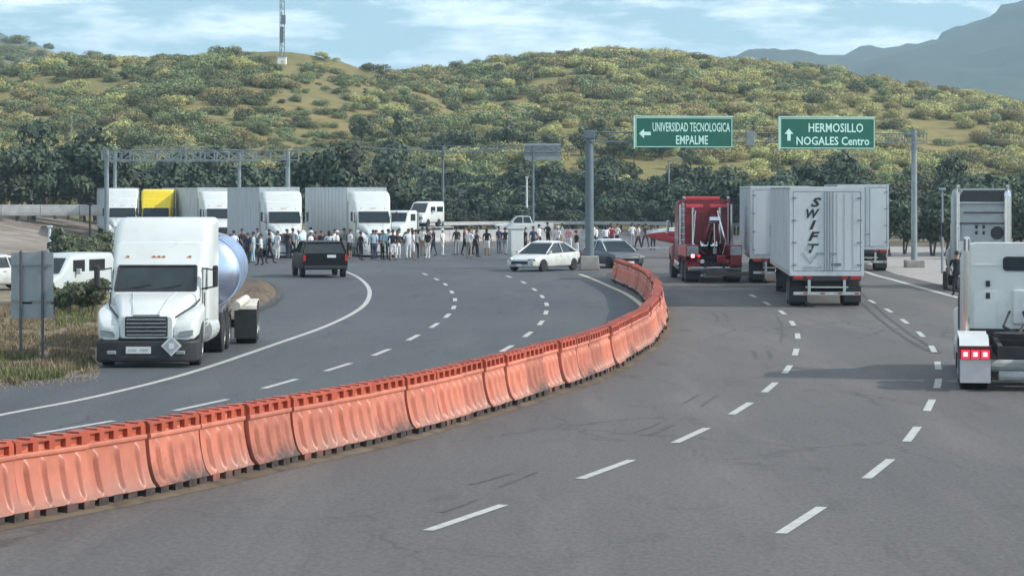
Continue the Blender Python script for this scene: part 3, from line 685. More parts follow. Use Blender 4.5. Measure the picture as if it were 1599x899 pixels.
    w0 = MB().add([(-.97, wy(zz0)+.025, zz0), (.97, wy(zz0)+.025, zz0), (.93, wy(zz1)+.025, zz1), (-.93, wy(zz1)+.025, zz1), (-.97, wy(zz0)-.01, zz0), (.97, wy(zz0)-.01, zz0), (.93, wy(zz1)-.01, zz1), (-.93, wy(zz1)-.01, zz1)], [(0, 1, 2, 3), (7, 6, 5, 4), (0, 4, 5, 1), (1, 5, 6, 2), (2, 6, 7, 3), (3, 7, 4, 0)]).build('windscreen', windshield, t)
    MB().tube((-.02, wy(zz0)+.05, zz0+.02), (-.62, wy(zz0+.12)+.05, zz0+.12), .014, .01, 5).tube((.80, wy(zz0)+.05, zz0+.02), (.12, wy(zz0+.12)+.05, zz0+.12), .014, .01, 5).build('wiper', M_plastic, t)
    MB().path([(-.97, wy(zz0)+.04, zz0), (.97, wy(zz0)+.04, zz0), (.93, wy(zz1)+.04, zz1), (-.93, wy(zz1)+.04, zz1), (-.97, wy(zz0)+.04, zz0)], .028, 5).build('windscreen_frame', M_plastic, t)
    if not low:
        ym = -2.62; zm = zw+.08+(zw+(roof-zw)*.45-zw-.08)*.3
        for x in (-.75, -.12, 0, .12, .75): MB().box((x, -2.50, zw+.17), (.07, .05, .04)).build('marker_light', M_amber, t)
    for s in (-1, 1):
        MB().box((s*.80, -.015, bt*.55), (.22, .05, .09)).build('fog_lamp', M_lens, t, bevel=.02)
        MB().path([(s*1.137, -2.25, zc-.02), (s*1.137, -2.25, 1.0), (s*1.137, -3.2, 1.0), (s*1.137, -3.2, zw-.1)], .010, 4).build('door_seam', M_plastic, t)
        MB().path([(s*.30, -.14, g1+.05), (s*.42, -.9, g1+(zc-g1)*.66+.02), (s*.52, -1.7, zc)], .012, 4).build('bonnet_crease', paint, t)
    MB().box((0, -.12, g1-.01), (.62, .05, .045)).build('badge_bar', M_galv, t)
    MB().box((0, .0, bt*.40), (1.15, .03, .07)).build('air_intake', M_frame, t)
    MB().lathe([(-.14, .02), (-.12, .09), (.0, .11), (.12, .09), (.14, .02)], 'Z', (.48, -2.45, zc+.28), 10).box((.48, -2.5, zc+.02), (.42, .22, .34)).build('driver_shape', M_frame, t)
    # chassis, fifth wheel
    MB().box((-.42, -(frame_len+1)/2-.3, .82), (.10, frame_len-1.4, .26)).box((.42, -(frame_len+1)/2-.3, .82), (.10, frame_len-1.4, .26)).box((0, -frame_len+.22, .80), (.92, .1, .24)).box((0, -5.3, .8), (.9, .1, .2)).build('frame_rail', M_frame, t)
    MB().tube((-1., -6.0, .5), (1., -6.0, .5), .09, .09, 8).tube((-1., -7.3, .5), (1., -7.3, .5), .09, .09, 8).tube((-1., -1.15, .5), (1., -1.15, .5), .06, .06, 8).lathe([(-6.25, .05), (-6.2, .2), (-5.8, .2), (-5.75, .05)], 'Y', (0, 0, .5), 12).build('axle', M_frame, t)
    MB().lathe([(1.05, .02), (1.05, .48), (1.13, .5), (1.13, .02)], 'Z', (0, -6.6, 0), 16).build('fifth_wheel', M_frame, t)
    if rear:
        zb = roof*.76
        sw = MB().loft([rr(sleeper_end, .60, 2.38, 2.69, .08, 3, .36), rr(sleeper_end-.03, .60, 2.38, 2.69, .08, 3, .36)]).build('rear_window', M_glass, t) if low else None
        MB().box((0, sleeper_end-.05, .95), (2.1, .06, .35)).build('back_skirt', M_frame, t)
        if low:
            for zv in (1.84, 2.1): MB().box((-.56, sleeper_end-.015, zv), (.09, .03, .13)).build('vent', M_plastic, t)
            for k in range(9): MB().box((.75, sleeper_end-.015, 1.25+.11*k), (.55, .03, .05)).build('louvre', M_alu, t)
            MB().box((.12, sleeper_end-.04, 1.6), (.30, .09, .75)).build('side_locker', paint, t, bevel=.04)
        MB().box((-.62, sleeper_end-.008, roof*.5), (.5, .02, roof*.3)).box((.0, sleeper_end-.008, roof*.84), (hw*1.5, .02, .03)).build('panel_edge', paint, t)
        MB().lathe([(-.8, .05), (-.78, .13), (.78, .13), (.8, .05)], 'X', (0, -frame_len+.55, .50), 12).build('air_tank', M_white2, t)
        MB().lathe([(-.45, .05), (-.43, .11), (.43, .11), (.45, .05)], 'X', (0, -frame_len+.35, .30), 12).build('air_tank', M_white2, t)
        for s in (-1, 1):
            MB().tube((s*1.02, sleeper_end-.18, .9), (s*1.02, sleeper_end-.18, roof-.15), .07, .07, 10).tube((s*1.02, sleeper_end-.18, roof-.15), (s*1.02, sleeper_end-.3, roof+.12), .07, .07, 10).build('exhaust_stack', M_chrome, t)
        MB().path([(.2, sleeper_end-.1, 1.5), (.3, sleeper_end-.5, 1.15), (.15, -6.0, 1.25), (0, -6.4, 1.05)], .035, 6).path([(-.1, sleeper_end-.1, 1.5), (-.25, sleeper_end-.6, 1.2), (0, -6.2, 1.1)], .03, 6).build('air_hose', M_plastic, t)
    return t

def trailer(label, group, loc, yaw, length=16, hgt=4.25, paint=M_trailer, floor=1.16, front_only=False, letters=False, ax=None, name='box_trailer', hw=1.3):
    """box trailer: front face at y=0, body behind it, forward = +Y"""
    t = thing(name, label, 'trailer', (loc[0], loc[1], 0), yaw, group)
    L_ = length
    MB().box((0, -L_/2, (floor+hgt)/2), (2*hw-.03, L_, hgt-floor)).build('box_body', paint, t, bevel=.02)
    MB().box((0, -L_/2, hgt+.012), (2*hw+.02, L_+.02, .07)).build('roof_rail', M_alu if paint is not M_grey_trailer else paint, t, bevel=.015)
    for s in (-1, 1):
        MB().box((s*(hw-.005), -L_/2, floor+.05), (.04, L_+.01, .18)).build('bottom_rail', M_alu, t)
        n = max(6, int(L_/1.22))
        for k in range(n+1): MB().box((s*(hw-.008), -.05-(L_-.1)*k/n, (floor+hgt)/2+.06), (.03, .055, hgt-floor-.2)).build('side_post', paint, t)
    # nose
    for x in (-hw+.08, -.6, 0, .6, hw-.08): MB().box((x, .01, (floor+hgt)/2), (.06, .03, hgt-floor-.1)).build('nose_rib', paint, t)
    MB().box((0, -L_*.42, floor-.12), (.9, L_*.8, .16)).build('under_frame', M_frame, t)
    ay = ax or (-L_+1.6, -L_+2.85)
    for s in (-1, 1):
        for y in ay: wheel(t, s*.97, y, .5, .58)
        MB().box((s*.95, -L_+.62, .45), (.6, .015, .55)).build('mudflap', M_plastic, t)
        MB().box((s*.85, -2.9, .62), (.12, .12, 1.0)).box((s*.85, -2.9, .12), (.3, .3, .04)).build('landing_leg', M_frame, t)
    MB().box((0, -L_+2.2, .78), (1.1, 3.2, .24)).tube((-.95, ay[0], .5), (.95, ay[0], .5), .08, .08, 8).tube((-.95, ay[1], .5), (.95, ay[1], .5), .08, .08, 8).build('bogie', M_frame, t)
    yb = -L_
    # rear frame, doors and their hardware
    MB().box((-hw+.05, yb-.02, (floor+hgt)/2), (.11, .08, hgt-floor+.02)).box((hw-.05, yb-.02, (floor+hgt)/2), (.11, .08, hgt-floor+.02)).box((0, yb-.022, hgt-.06), (2*hw-.02, .08, .13)).box((0, yb-.022, floor+.04), (2*hw-.02, .1, .16)).build('rear_frame', M_alu if not letters else M_trailer, t)
    for s in (-1, 1):
        d = MB().box((s*.60, yb-.03, (floor+hgt)/2), (1.15, .05, hgt-floor-.28)).build('rear_door', paint, t, bevel=.01)
        for x in ((.12, .34) if not letters else ((.10, .22) if s > 0 else (.08,))):
            MB().tube((s*x, yb-.075, floor+.12), (s*x, yb-.075, hgt-.14), .018, .018, 6).build('lock_rod', M_galv, d)
        MB().box((s*.23, yb-.085, floor+.75), (.25, .03, .05)).build('door_handle', M_galv, d)
        for k in range(4): MB().box((s*1.15, yb-.065, floor+.35+k*(hgt-floor-.7)/3), (.16, .03, .05)).build('hinge', M_galv, d)
        if letters and s > 0:
            for x in (.36, .62, .92): MB().box((x, yb-.058, (floor+hgt)/2), (.02, .012, hgt-floor-.35)).build('panel_seam', M_greylet, d)
        MB().box((s*1.0, yb-.07, floor-.10), (.34, .08, .12)).build('tail_light', M_redlens, t)
        MB().box((s*.62, yb-.07, floor-.10), (.2, .06, .08)).build('tail_light', M_redlens, t)
    MB().box((0, yb-.0, floor-.12), (2.4, .12, .2)).build('rear_sill', M_frame, t)
    ug = MB().box((0, yb-.04, .50), (2.35, .09, .11)).box((-.62, yb-.04, .76), (.10, .08, .45)).box((.62, yb-.04, .76), (.10, .08, .45)).box((0, yb-.02, .72), (1.5, .05, .05))
    ug.build('underride_guard', M_alu, t)
    for k in range(8): MB().box((-1.05+.3*k, yb-.091, .50), (.15, .008, .05)).build('reflector', M_redlens if k % 2 else M_plate, t)
    if letters:
        for i, (ch, px, py) in enumerate((('S', 1273, 319), ('W', 1267, 337), ('I', 1268, 355), ('F', 1269, 373), ('T', 1266, 392))):
            x = -hw+(px-1235)/115*2*hw; z = (480-py)/45.0+.12
            text_part('letter', ch, .43, M_blacklet, t, (x, yb-.062, z), (math.pi/2, 0, 0), .003, 1.4 if ch != 'W' else .95, shear=.3, bold=.016)
        MB().box((-.62, yb-.062, 2.12), (.16, .012, .16)).build('sticker', M_greylet, t)
        a = MB()
        for p, q in (((-.85, 1.95), (-.58, 1.55)), ((-.31, 1.95), (-.58, 1.55))):
            a.box(((p[0]+q[0])/2, yb-.0605, (p[1]+q[1])/2), (.05, .01, .47)); 
            m_ = Matrix.Translation(((p[0]+q[0])/2, 0, (p[1]+q[1])/2)) @ Matrix.Rotation(math.atan2(q[0]-p[0], p[1]-q[1])*-1, 4, 'Y') @ Matrix.Translation((-(p[0]+q[0])/2, 0, -(p[1]+q[1])/2))
            a.v[-8:] = [tuple(m_ @ Vector(v)) for v in a.v[-8:]]
        a.build('chevron', M_greylet, t)
        MB().box((-.50, yb-.063, 1.42), (.62, .008, .09)).build('small_print', M_greylet, t)
        MB().box((.33, yb-.063, 1.52), (.34, .02, .10)).build('notice_plate', M_galv_d, t)
    return t

# ---- tanker lorry, front left
tk = tractor('white lorry tractor with black bumper parked at the front left, pulling the shiny tank', None, (-8.52, 59.6), math.pi+.015, zc=1.70, zw=2.36, roof=3.46, bumper=M_plastic, windshield=M_glass2, hw=1.20)
MB().box((.17, .02, .42), (.58, .02, .16)).build('number_plate', M_plate, tk)
MB().box((.31, .032, .42), (.2, .004, .05)).box((.04, .032, .42), (.2, .004, .05)).build('plate_print', M_greylet, tk)
pl = MB().box((-.60, .05, .52), (.34, .02, .34)).build('hazard_placard', M_plate, tk); pl.data.transform(Matrix.Translation((-.60, .05, .52)) @ Matrix.Rotation(rad(45), 4, 'Y') @ Matrix.Translation((.60, -.05, -.52)))
fl = MB().box((-.60, .064, .52), (.26, .006, .26)).build('placard_print', M_greylet, pl); fl.data.transform(Matrix.Translation((-.60, 0, .52)) @ Matrix.Rotation(rad(45), 4, 'Y') @ Matrix.Translation((.60, 0, -.52)))
MB().box((-.60, .070, .52), (.12, .006, .13)).build('placard_number', M_plate, pl)
MB().tube((-1.0, -4.97, .9), (-1.0, -4.97, 1.9), .03, .03, 6).build('grab_handle', M_plastic, tk)

tt = thing('tank_trailer', 'polished steel tank trailer behind the white lorry at the front left', 'trailer', (-7.93, 66.0, 0), math.pi+.07)
TR, TZ = .92, 2.02
o = MB().lathe([(.22, .02), (.20, TR*.35), (.14, TR*.65), (.05, TR*.88), (-.05, TR*.98), (-.12, TR), (-5.4, TR), (-5.5, TR*.95), (-5.62, TR*.6), (-5.68, .02)], 'Y', (0, 0, TZ), 48).build('tank', M_steel, tt); autosmooth(o, 40)
for y in (-.14, -1.5, -2.9, -4.2, -5.3): MB().lathe([(y-.05, TR), (y-.05, TR+.03), (y+.05, TR+.03), (y+.05, TR)], 'Y', (0, 0, TZ), 40).build('tank_band', M_steel, tt)
MB().box((-.4, -2.8, 1.02), (.1, 5.4, .2)).box((.4, -2.8, 1.02), (.1, 5.4, .2)).box((0, -3.9, .8), (1.0, 2.0, .14)).build('under_frame', M_alu, tt)
MB().tube((-.4, -.4, TZ+TR), (-.4, -.4, TZ+TR+.05), .2, .2, 12).tube((0, -2.6, TZ+TR-.02), (0, -2.6, TZ+TR+.12), .25, .25, 16).build('hatch', M_alu, tt)
for s in (-1, 1):
    for y in (-3.35, -4.6): wheel(tt, s*.98, y, .5, .56)
    MB().loft([[(s*.68, y, z), (s*1.27, y, z), (s*1.27, y, z+.03), (s*.68, y, z+.03)] for y, z in ((-2.66, .78), (-2.72, 1.0), (-2.95, 1.09), (-3.35, 1.12), (-4.6, 1.12), (-5.0, 1.08), (-5.2, .9))]).build('fender', M_yellow_hose, tt)
    MB().box((s*.97, -2.62, .56), (.60, .02, .78)).build('mudflap', M_plastic, tt)
    MB().tube((s*.78, -.8, 1.12), (s*.98, -2.6, 1.22), .12, .12, 12).build('hose_tube', M_yellow_hose, tt)
MB().tube((-.95, -3.35, .5), (.95, -3.35, .5), .08, .08, 8).tube((-.95, -4.6, .5), (.95, -4.6, .5), .08, .08, 8).box((0, -1.0, .8), (.8, .12, .6)).build('axle', M_frame, tt)

# ---- row of stopped lorries facing the camera
def rig(label, tl, px_c, py, yaw, paint, tpaint, roof=4.1, th=4.3, group='lorries stopped behind the crowd', tlen=15.5, zoff=0):
    x, y = G(px_c, py)
    a = math.pi+yaw
    tr = tractor(label, group, (x, y), a, paint, 2.1, 2.85, roof, bumper=paint if paint is not M_yellow else M_plastic)
    fwd = Vector((-math.sin(a), math.cos(a)))
    p = Vector((x, y))-fwd*5.35
    if tpaint: trailer(tl, 'trailers of the stopped lorries', (p.x, p.y), a+yaw*.25, tlen, th, tpaint)
    return tr
rig('white lorry with a high roof at the right end of the stopped row', 'pale trailer behind the rightmost lorry of the stopped row', 592, 402, .20, M_white, M_trailer)
rig('white lorry second from the right in the stopped row', 'pale grey trailer behind the second lorry from the right', 450, 403, .19, M_white, M_grey_trailer)
rig('white lorry just right of the tanker, third from the right in the row', 'grey trailer behind the third lorry from the right', 350, 388, .24, M_white, M_grey_trailer, 4.1)
rig('yellow lorry cab standing behind the white tanker lorry', 'white trailer hidden behind the yellow lorry cab', 240, 384, .05, M_yellow, None, 4.25)
rig('white lorry at the left end of the row, half behind the gantry post', 'white trailer behind the leftmost lorry of the row', 192, 384, .16, M_white, M_trailer, 4.3)

# ---- trailers and cabs seen from behind at right
zr = F*H/(480-HY); xr = PX(1291.5, zr)
ya = -.058
fx, fy = xr-math.sin(ya)*16.1, zr+math.cos(ya)*16.1
trailer('white box trailer with black stacked lettering on its left rear door', 'trailers in the right carriageway', (fx, fy), ya, 16.1, 4.22, M_trailer, letters=True)
trailer('pale grey box trailer standing ahead and left of the lettered trailer', 'trailers in the right carriageway', (10.35+1.3+1.0, 113.6+14.0), -.055, 14.0, 4.28, M_grey_trailer)
zr2 = F*H/(424-HY)
trailer('plain white box trailer standing beyond the lettered one at right', 'trailers in the right carriageway', (PX(1345, zr2)+1.2, zr2+14.5), -.075, 14.5, 4.40, M_trailer)
# the lettered trailer's own tractor, and the red recovery lorry beyond it
kx, ky = fx-.02, fy-.8
own = tractor('white lorry tractor mostly hidden in front of the lettered trailer', None, (kx+.75, ky+6.5), -.10, M_white2, roof=3.9, hw=1.15)
rc = (8.92, 118.2)
ry = .05; fwd = Vector((-math.sin(ry), math.cos(ry)))
rt = tractor('dark red recovery lorry with chrome trim and lit lamps beyond the lettered trailer', None, (rc[0]+fwd.x*4.9, rc[1]+fwd.y*4.9), ry, M_red, 1.95, 2.75, 3.7, rear=True, fleet='chrome', hw=1.25)
for s in (-1, 1):
    bx = MB().box((s*.98, -6.6, 1.42), (.56, 3.1, .55)).build('locker_body', M_red, rt, bevel=.03)
    for k in range(3): MB().box((s*1.27, -5.55-k*1.0, 1.42), (.02, .85, .45)).build('locker_door', M_red2, bx, bevel=.01)
    MB().box((s*.98, -8.17, 1.42), (.5, .03, .42)).build('locker_end', M_chrome, bx, bevel=.01)
    MB().tube((s*.62, -5.3, 1.2), (s*.62, -5.3, 3.35), .08, .08, 8).tube((s*1.18, -5.15, 1.2), (s*1.18, -5.15, 3.5), .06, .06, 8).build('mast_post', M_chrome, rt)
    MB().box((s*.62, -5.12, 2.35), (.85, .05, 1.35)).build('back_panel', M_red, rt, bevel=.03)
    MB().box((s*.55, -5.25, 3.42), (.8, .1, .16)).build('lamp_bar', M_red2, rt, bevel=.02)
    MB().lathe([(-8.28, .02), (-8.26, .09), (-8.2, .1), (-8.2, .02)], 'Y', (s*.55, 0, .95), 14).build('round_lamp', M_redlens if s > 0 else M_plate, rt)
    MB().path([(s*.5, -5.35, 3.2), (s*.75, -6.4, 1.75), (s*.4, -7.9, 1.25)], .035, 6).build('cable', M_chrome, rt)
MB().loft([[(a*.2, -5.3, z) for a, z in ((-1, 1.5), (1, 1.5), (1, 1.95), (-1, 1.95))], [(a*.16, -8.1, z) for a, z in ((-1, 2.65), (1, 2.65), (1, 2.95), (-1, 2.95))]]).build('boom', M_red, rt, bevel=.02)
MB().tube((0, -5.9, 1.45), (0, -7.4, 2.35), .08, .08, 10).tube((-.22, -8.1, 2.8), (.22, -8.1, 2.8), .15, .15, 12).build('boom_ram', M_chrome, rt)
MB().tube((0, -8.1, 2.7), (.02, -8.12, 1.5), .03, .03, 6).box((.02, -8.12, 1.42), (.16, .08, .25)).build('hook', M_chrome, rt)
MB().lathe([(-.4, .05), (-.38, .24), (-.34, .24), (-.33, .14), (.33, .14), (.34, .24), (.38, .24), (.4, .05)], 'X', (0, -6.0, 1.6), 16).build('winch_drum', M_chrome, rt)
MB().box((-.98, -8.2, 1.2), (.16, .06, .16)).build('brake_lamp', M_hotlamp, rt, bevel=.04)
MB().box((-.70, -8.2, 1.2), (.12, .06, .12)).build('brake_lamp', M_redlamp, rt, bevel=.03)
MB().box((0, -8.2, .62), (2.4, .12, .18)).build('rear_bumper', M_chrome, rt, bevel=.03)
for k in range(8): MB().tube((-1.24, -5.17, 1.3+.28*k), (-.98, -5.17, 1.3+.28*k), .025, .025, 6).build('ladder_rung', M_chrome, rt)
MB().box((.35, -9.0, .45), (.22, 1.9, .2)).box((.35, -9.9, .45), (1.9, .18, .2)).build('tow_bar', M_frame, rt)
MB().box((.95, -8.3, 1.0), (.5, .2, .5)).box((.3, -8.26, 1.05), (.4, .15, .35)).build('rear_control_box', M_red, rt, bevel=.03)
MB().box((0, -3.3, 3.78), (1.7, .35, .14)).build('beacon_bar', M_red2, rt, bevel=.03)

# red and white boat on a trailer beside the red tractor
bt_ = thing('boat', 'small boat with a white deck and red hull pointing left by the red cab', 'boat', (PX(1062, 158), 158, .95), rad(78))
sec = []
for y, hw_, zk, zd in ((-1.5, .75, .1, .75), (-.6, .8, .05, .72), (.4, .7, .1, .68), (1.1, .45, .22, .62), (1.6, .2, .36, .56), (1.85, .04, .45, .52)):
    sec.append([(0, y, zk), (hw_*.7, y, zk+.12), (hw_, y, zd), (-hw_, y, zd), (-hw_*.7, y, zk+.12)])
MB().loft(sec).build('hull', M_red2, bt_)
MB().loft([[(hw_*1.02, y, z0), (hw_*.6, y, z0+.18), (-hw_*.6, y, z0+.18), (-hw_*1.02, y, z0)] for y, hw_, z0 in ((-1.4, .75, .74), (.4, .7, .68), (1.1, .45, .62), (1.8, .05, .53))]).build('deck', M_white, bt_)
MB().path([(-.6, .1, .8), (-.5, -.3, 1.35), (.5, -.3, 1.35), (.6, .1, .8)], .05, 6).build('windscreen_frame', M_white, bt_)
bt_.scale = (1, 1.15, 1.3); bt_.location.z = .75
btr = thing('boat_trailer', 'low white boat trailer under the red hulled boat', 'trailer', (PX(1062, 158), 158, 0), rad(78))
MB().box((-.5, 0, .62), (.1, 3.6, .1)).box((.5, 0, .62), (.1, 3.6, .1)).box((0, -1.2, .62), (1.2, .1, .1)).box((0, 1.0, .62), (1.2, .1, .1)).tube((0, 1.8, .6), (0, 3.0, .5), .05, .05, 6).build('frame', M_white, btr)
for s in (-1, 1):
    wheel(btr, s*.8, -.4, .33, .2)
    MB().loft([[(s*.68, y, z), (s*.92, y, z), (s*.92, y, z+.03), (s*.68, y, z+.03)] for y, z in ((-.8, .5), (-.65, .7), (-.15, .7), (0, .5))]).build('fender', M_white, btr)

# far-right tractor (high roof, seen from behind) and the near one with red lamps
xq = PX(1537, 105)
M_worn = mat('dull_grey_white_paint', (.34, .38, .39), .5, var=.1, dirt=.4, dirtz=2.0)
frt = tractor('white high roofed lorry cab seen from behind, farther of the two at right', 'lorry cabs seen from behind at right', (xq+.95, 105+8.0), -.09, M_worn, 2.0, 2.8, 4.22, rear=True, hw=1.2)
MB().loft([[(a, y, z) for a, z in ((-1.08, 3.66), (1.02, 3.66), (.98, 4.14), (-.80, 4.14))] for y in (-4.93, -4.90)]).build('fairing_opening', M_plastic, frt)
MB().box((0, -4.95, 3.62), (2.25, .12, .05)).build('fairing_lip', M_white2, frt)
MB().lathe([(1.0, .02), (1.0, .17), (3.9, .17), (4.1, .12)], 'Z', (1.02, -5.12, 0), 14).build('air_duct', M_chrome, frt)
MB().lathe([(-5.0, .02), (-5.0, .26), (-4.92, .28), (-4.92, .02)], 'Y', (.62, 0, 2.35), 16).build('round_port', M_plastic, frt)
MB().box((-.72, -5.0, 1.75), (.55, .2, .5)).box((-.1, -5.0, 1.5), (.35, .15, .7)).build('side_locker', M_alu, frt, bevel=.04)
MB().box((-.72, -4.98, 1.38), (.75, .12, .12)).box((.2, -4.95, 3.2), (2.0, .04, .05)).box((.0, -4.95, 2.75), (2.2, .05, .05)).build('dark_trim', M_plastic, frt)
for x in (-.25, .05): 
    for z in (2.35, 2.6): MB().box((x, -4.915, z), (.10, .04, .14)).build('vent', M_plastic, frt)
nrt = tractor('white low roofed lorry tractor with three lit red lamps at the right edge', 'lorry cabs seen from behind at right', (10.40+1.25, 52.4+8.15), -.150, M_white, 1.75, 2.3, 2.98, low=True, rear=True, lit=True, hw=1.15, flap=mat('white_mudflap', (.55, .55, .56), .6, var=.06))

# ---- cars
def car(label, loc, yaw, paint, group=None, L_=4.5, W=1.78, Hc=1.42, hatch=False, cat='car', name='sedan', trim=M_plastic, lamp=M_lens, roofm=None):
    """saloon: centre at the origin, facing +Y"""
    t = thing(name, label, cat, (loc[0], loc[1], 0), yaw, group)
    hl = L_/2; hw = W/2
    S = [(hl, .55, .30, .52, .06), (hl-.06, .78, .24, .62, .1), (hl-.35, .86, .22, .72, .12), (hl-.9, hw-.01, .22, .82, .12), (hl-1.35, hw, .22, .90, .12), (0, hw, .22, .93, .12), (-hl+1.0, hw, .22, .96, .12), (-hl+.35, hw-.03, .26, .97, .12), (-hl+.06, .78, .30, .90, .1), (-hl, .6, .36, .78, .06)]
    if hatch: S[-3] = (-hl+.35, hw-.03, .26, 1.0, .12)
    autosmooth(MB().loft([rr(y, w_, z0, z1, r) for y, w_, z0, z1, r in S]).build('body', paint, t), 35)
    y0, y1, y2, y3 = hl-1.20, hl-2.15, -hl+1.55, -hl+.5
    if hatch: y2, y3 = -hl+.75, -hl+.2
    cw = hw-.07
    def ring(y, w_, z): return [(w_, y, z), (-w_, y, z)]
    gl = MB(); lo = [(cw, y0, .88), (-cw, y0, .88), (-cw, y3, .92), (cw, y3, .92)]; hi = [(cw-.2, y1, Hc-.07), (-cw+.2, y1, Hc-.07), (-cw+.2, y2, Hc-.07), (cw-.2, y2, Hc-.07)]
    gl.add(lo+hi, [(0, 1, 5, 4), (1, 2, 6, 5), (2, 3, 7, 6), (3, 0, 4, 7), (4, 5, 6, 7)]).build('windows', M_glass, t, bevel=.03)
    autosmooth(MB().loft([rr(y1+.06, cw-.24, Hc-.10, Hc-.04, .03), rr(y1-.3, cw-.19, Hc-.10, Hc+.005, .05), rr((y1+y2)/2, cw-.18, Hc-.10, Hc+.05, .07), rr(y2+.25, cw-.19, Hc-.10, Hc+.01, .05), rr(y2-.06, cw-.22, Hc-.10, Hc-.04, .03)]).build('roof', roofm or paint, t), 40)
    for s in (-1, 1):
        MB().path([(s*cw, y0+.03, .90), (s*(cw-.19), y1+.02, Hc-.06)], .035, 6).path([(s*cw, y3-.03, .93), (s*(cw-.19), y2-.02, Hc-.06)], .045, 6).path([(s*(cw+.01), (y0+y3)/2-.05, .9), (s*(cw-.17), (y1+y2)/2, Hc-.05)], .03, 6).build('pillar', roofm or paint, t)
        wheel(t, s*(hw-.08), hl-.85, .32, .2); wheel(t, s*(hw-.08), -hl+.95, .32, .2)
        MB().box((s*(hw-.28), hl-.12, .60), (.38, .14, .13), -s*.35).build('headlight', lamp, t, bevel=.03)
        MB().box((s*(hw-.26), -hl+.08, .80), (.36, .1, .14), s*.3).build('tail_light', M_redlens, t, bevel=.03)
        MB().box((s*(hw+.07), y0-.15, .98), (.16, .1, .12)).build('mirror', paint, t, bevel=.03)
        MB().box((s*(hw+.002), -.1, .78), (.02, .16, .03)).build('door_handle', M_chrome, t)
    MB().box((0, hl-.005, .46), (1.0, .05, .16)).build('grille', trim, t, bevel=.02)
    MB().box((0, hl+.025, .33), (.36, .02, .12)).build('number_plate', M_plate, t)
    MB().box((0, -hl-.01, .55), (.36, .03, .12)).build('number_plate', M_plate, t)
    return t
x, y = G(848, 424)
car('white saloon car stopped left of the sign gantry pole', (x+.1, y+1.8), math.pi-.58, M_white, 'stopped saloon cars', L_=4.7, W=1.9, Hc=1.5)
x, y = G(955, 419)
car('dark saloon car with a white roof just right of the gantry pole', (x+.1, y+1.8), math.pi+.42, mat('dark_grey_paint', (.05, .055, .062), .35, coat=.3), 'stopped saloon cars', trim=M_black, roofm=M_white, L_=4.6, W=1.9, Hc=1.5)
x, y = G(8, 455)
car('white saloon car at the left edge behind the grey sign', (x-.9, y+2), math.pi-.9, M_white, 'vehicles parked at far left')

